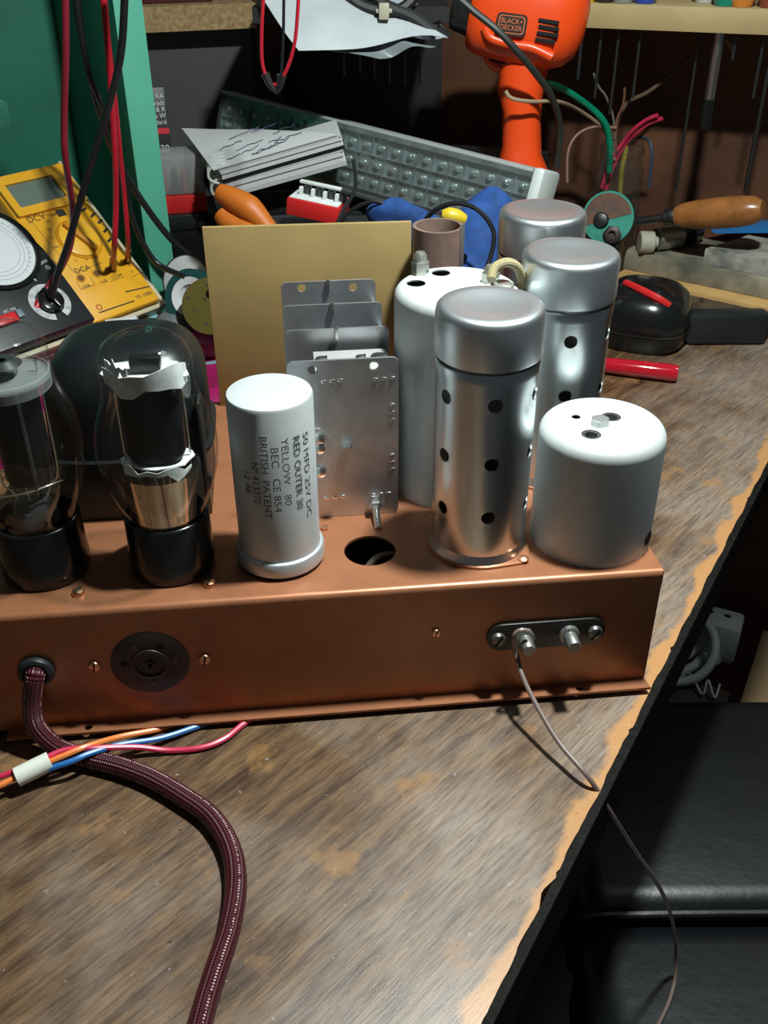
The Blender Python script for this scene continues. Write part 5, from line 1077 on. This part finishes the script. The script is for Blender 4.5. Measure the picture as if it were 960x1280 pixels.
# ---- black power tool with red strip, red handle
pt0 = PZ(800, 440, 0); r = thing('black_power_tool', 'glossy black power tool body with red strip, lying right of the second shield', 'power tool', T(20.2, 73.0, 0) @ RZ(-24))
def ell(z0, z1, hx, hy, e): return [((0, 0, z0+(z1-z0)*t), hx*k, hy*k, e) for t, k in ((0, .86), (.12, .96), (.35, 1), (.6, .97), (.8, .86), (.93, .66), (1, .4))]
MB().loft(ell(0, 4.6, 3.6, 3.6, 2.8), 48).build('body', black_gloss, r)
MB().loft([((0, 0, z), 3.66, 3.66, 2.8) for z in (1.55, 1.62, 1.7)], 48, caps=False).build('seam', dark_steel, r)
Ri = (T(20.2, 73.0, 0) @ RZ(-24)).inverted()
MB().tube([Ri @ PZ(u, v, z) for u, v, z in ((782, 354, 4.55), (800, 362, 4.6), (820, 372, 4.35), (836, 382, 3.8))], 0.3, 8, 5).build('red_strip', mat('red_plastic', ()), r)
MB().box(3.0, -1.6, 0, 9.4, 0.1, 2.6, 0.5, M=RZ(24)).build('handle', mat('black_case', ()), r)
pa, pb = PZ(745, 455, 0.65), PZ(848, 467, 0.65); dl = (pb-pa).length
r = thing('red_handle_tool', 'glossy red plastic tool handle lying on the bench beside the second shield', 'tool', zalong(pa, pb-pa))
MB().lathe([(0, 0), (0.5, 0), (0.55, 0.3), (0.62, dl*0.5), (0.64, dl-0.4), (0.56, dl-0.05), (0, dl)], 24).build('handle', mat('red_glossy', (0.42, 0.008, 0.02), 0.12, coat=0.5), r); MB().lathe([(0, -3.5), (0.2, -3.5), (0.2, 0), (0, 0)], 12).build('shaft', steel, r)

# ================================================================== under the bench, right
pz = PZ(893, 790, -37.5); MPW = T(pz.x, pz.y, -40) @ RZ(-25)
r = thing('white_plug_adaptor', 'white mains plug adaptor with thick cables under the bench', 'plug', MPW)
wdull = mat('dull_white', (0.60, 0.66, 0.60), 0.45)
MB().box(-2.6, -2.4, 0, 2.6, 2.4, 4.2, 0.5, M=RX(-12)).build('body', wdull, r)
for x in (-0.9, 0.9): MB().lathe([(0, 0), (0.35, 0), (0.35, 0.1), (0, 0.1)], 14, RX(-12) @ T(x, 0.4, 4.15)).build('socket_hole', dark_hole, r)
MPWi = MPW.inverted()
for pts in (((882, 778, -35.6), (893, 798, -36.2), (891, 824, -37.4), (873, 846, -38.8), (845, 853, -39.4), (820, 850, -39.4)), ((880, 800, -38.0), (864, 816, -39.0), (846, 826, -39.4), (826, 830, -39.4)), ((896, 826, -38.6), (884, 816, -39.1), (868, 832, -39.4), (846, 842, -39.4))):
    MB().tube([MPWi @ PZ(*p) for p in pts], 0.5, 10, 6).build('cable', wdull, r)
tb2 = PZ(935, 830, -38); r = thing('cardboard_box', 'plain tan cardboard box lid on the low shelf under the bench', 'box', T(42.6, 73.0, -40) @ RZ(-28))
MB().box(-6, -8, 0, 9, 6, 3.0, 0.1).build('body', mat('cardboard', (0.24, 0.16, 0.08), 0.8, var=0.1, scale=20), r); MB().box(-6.2, -8.2, 2.0, 9.2, 6.2, 3.3, 0.1).build('lid', mat('cardboard', ()), r)
wire('thin_white_wire', 'tangle of thin pale wire below the white plug adaptor', [PZ(848, 850, -39.7), PZ(862, 842, -39), PZ(878, 868, -39.6), PZ(885, 850, -38.5), PZ(893, 872, -39.5), PZ(900, 855, -39)], 0.12, wdull)
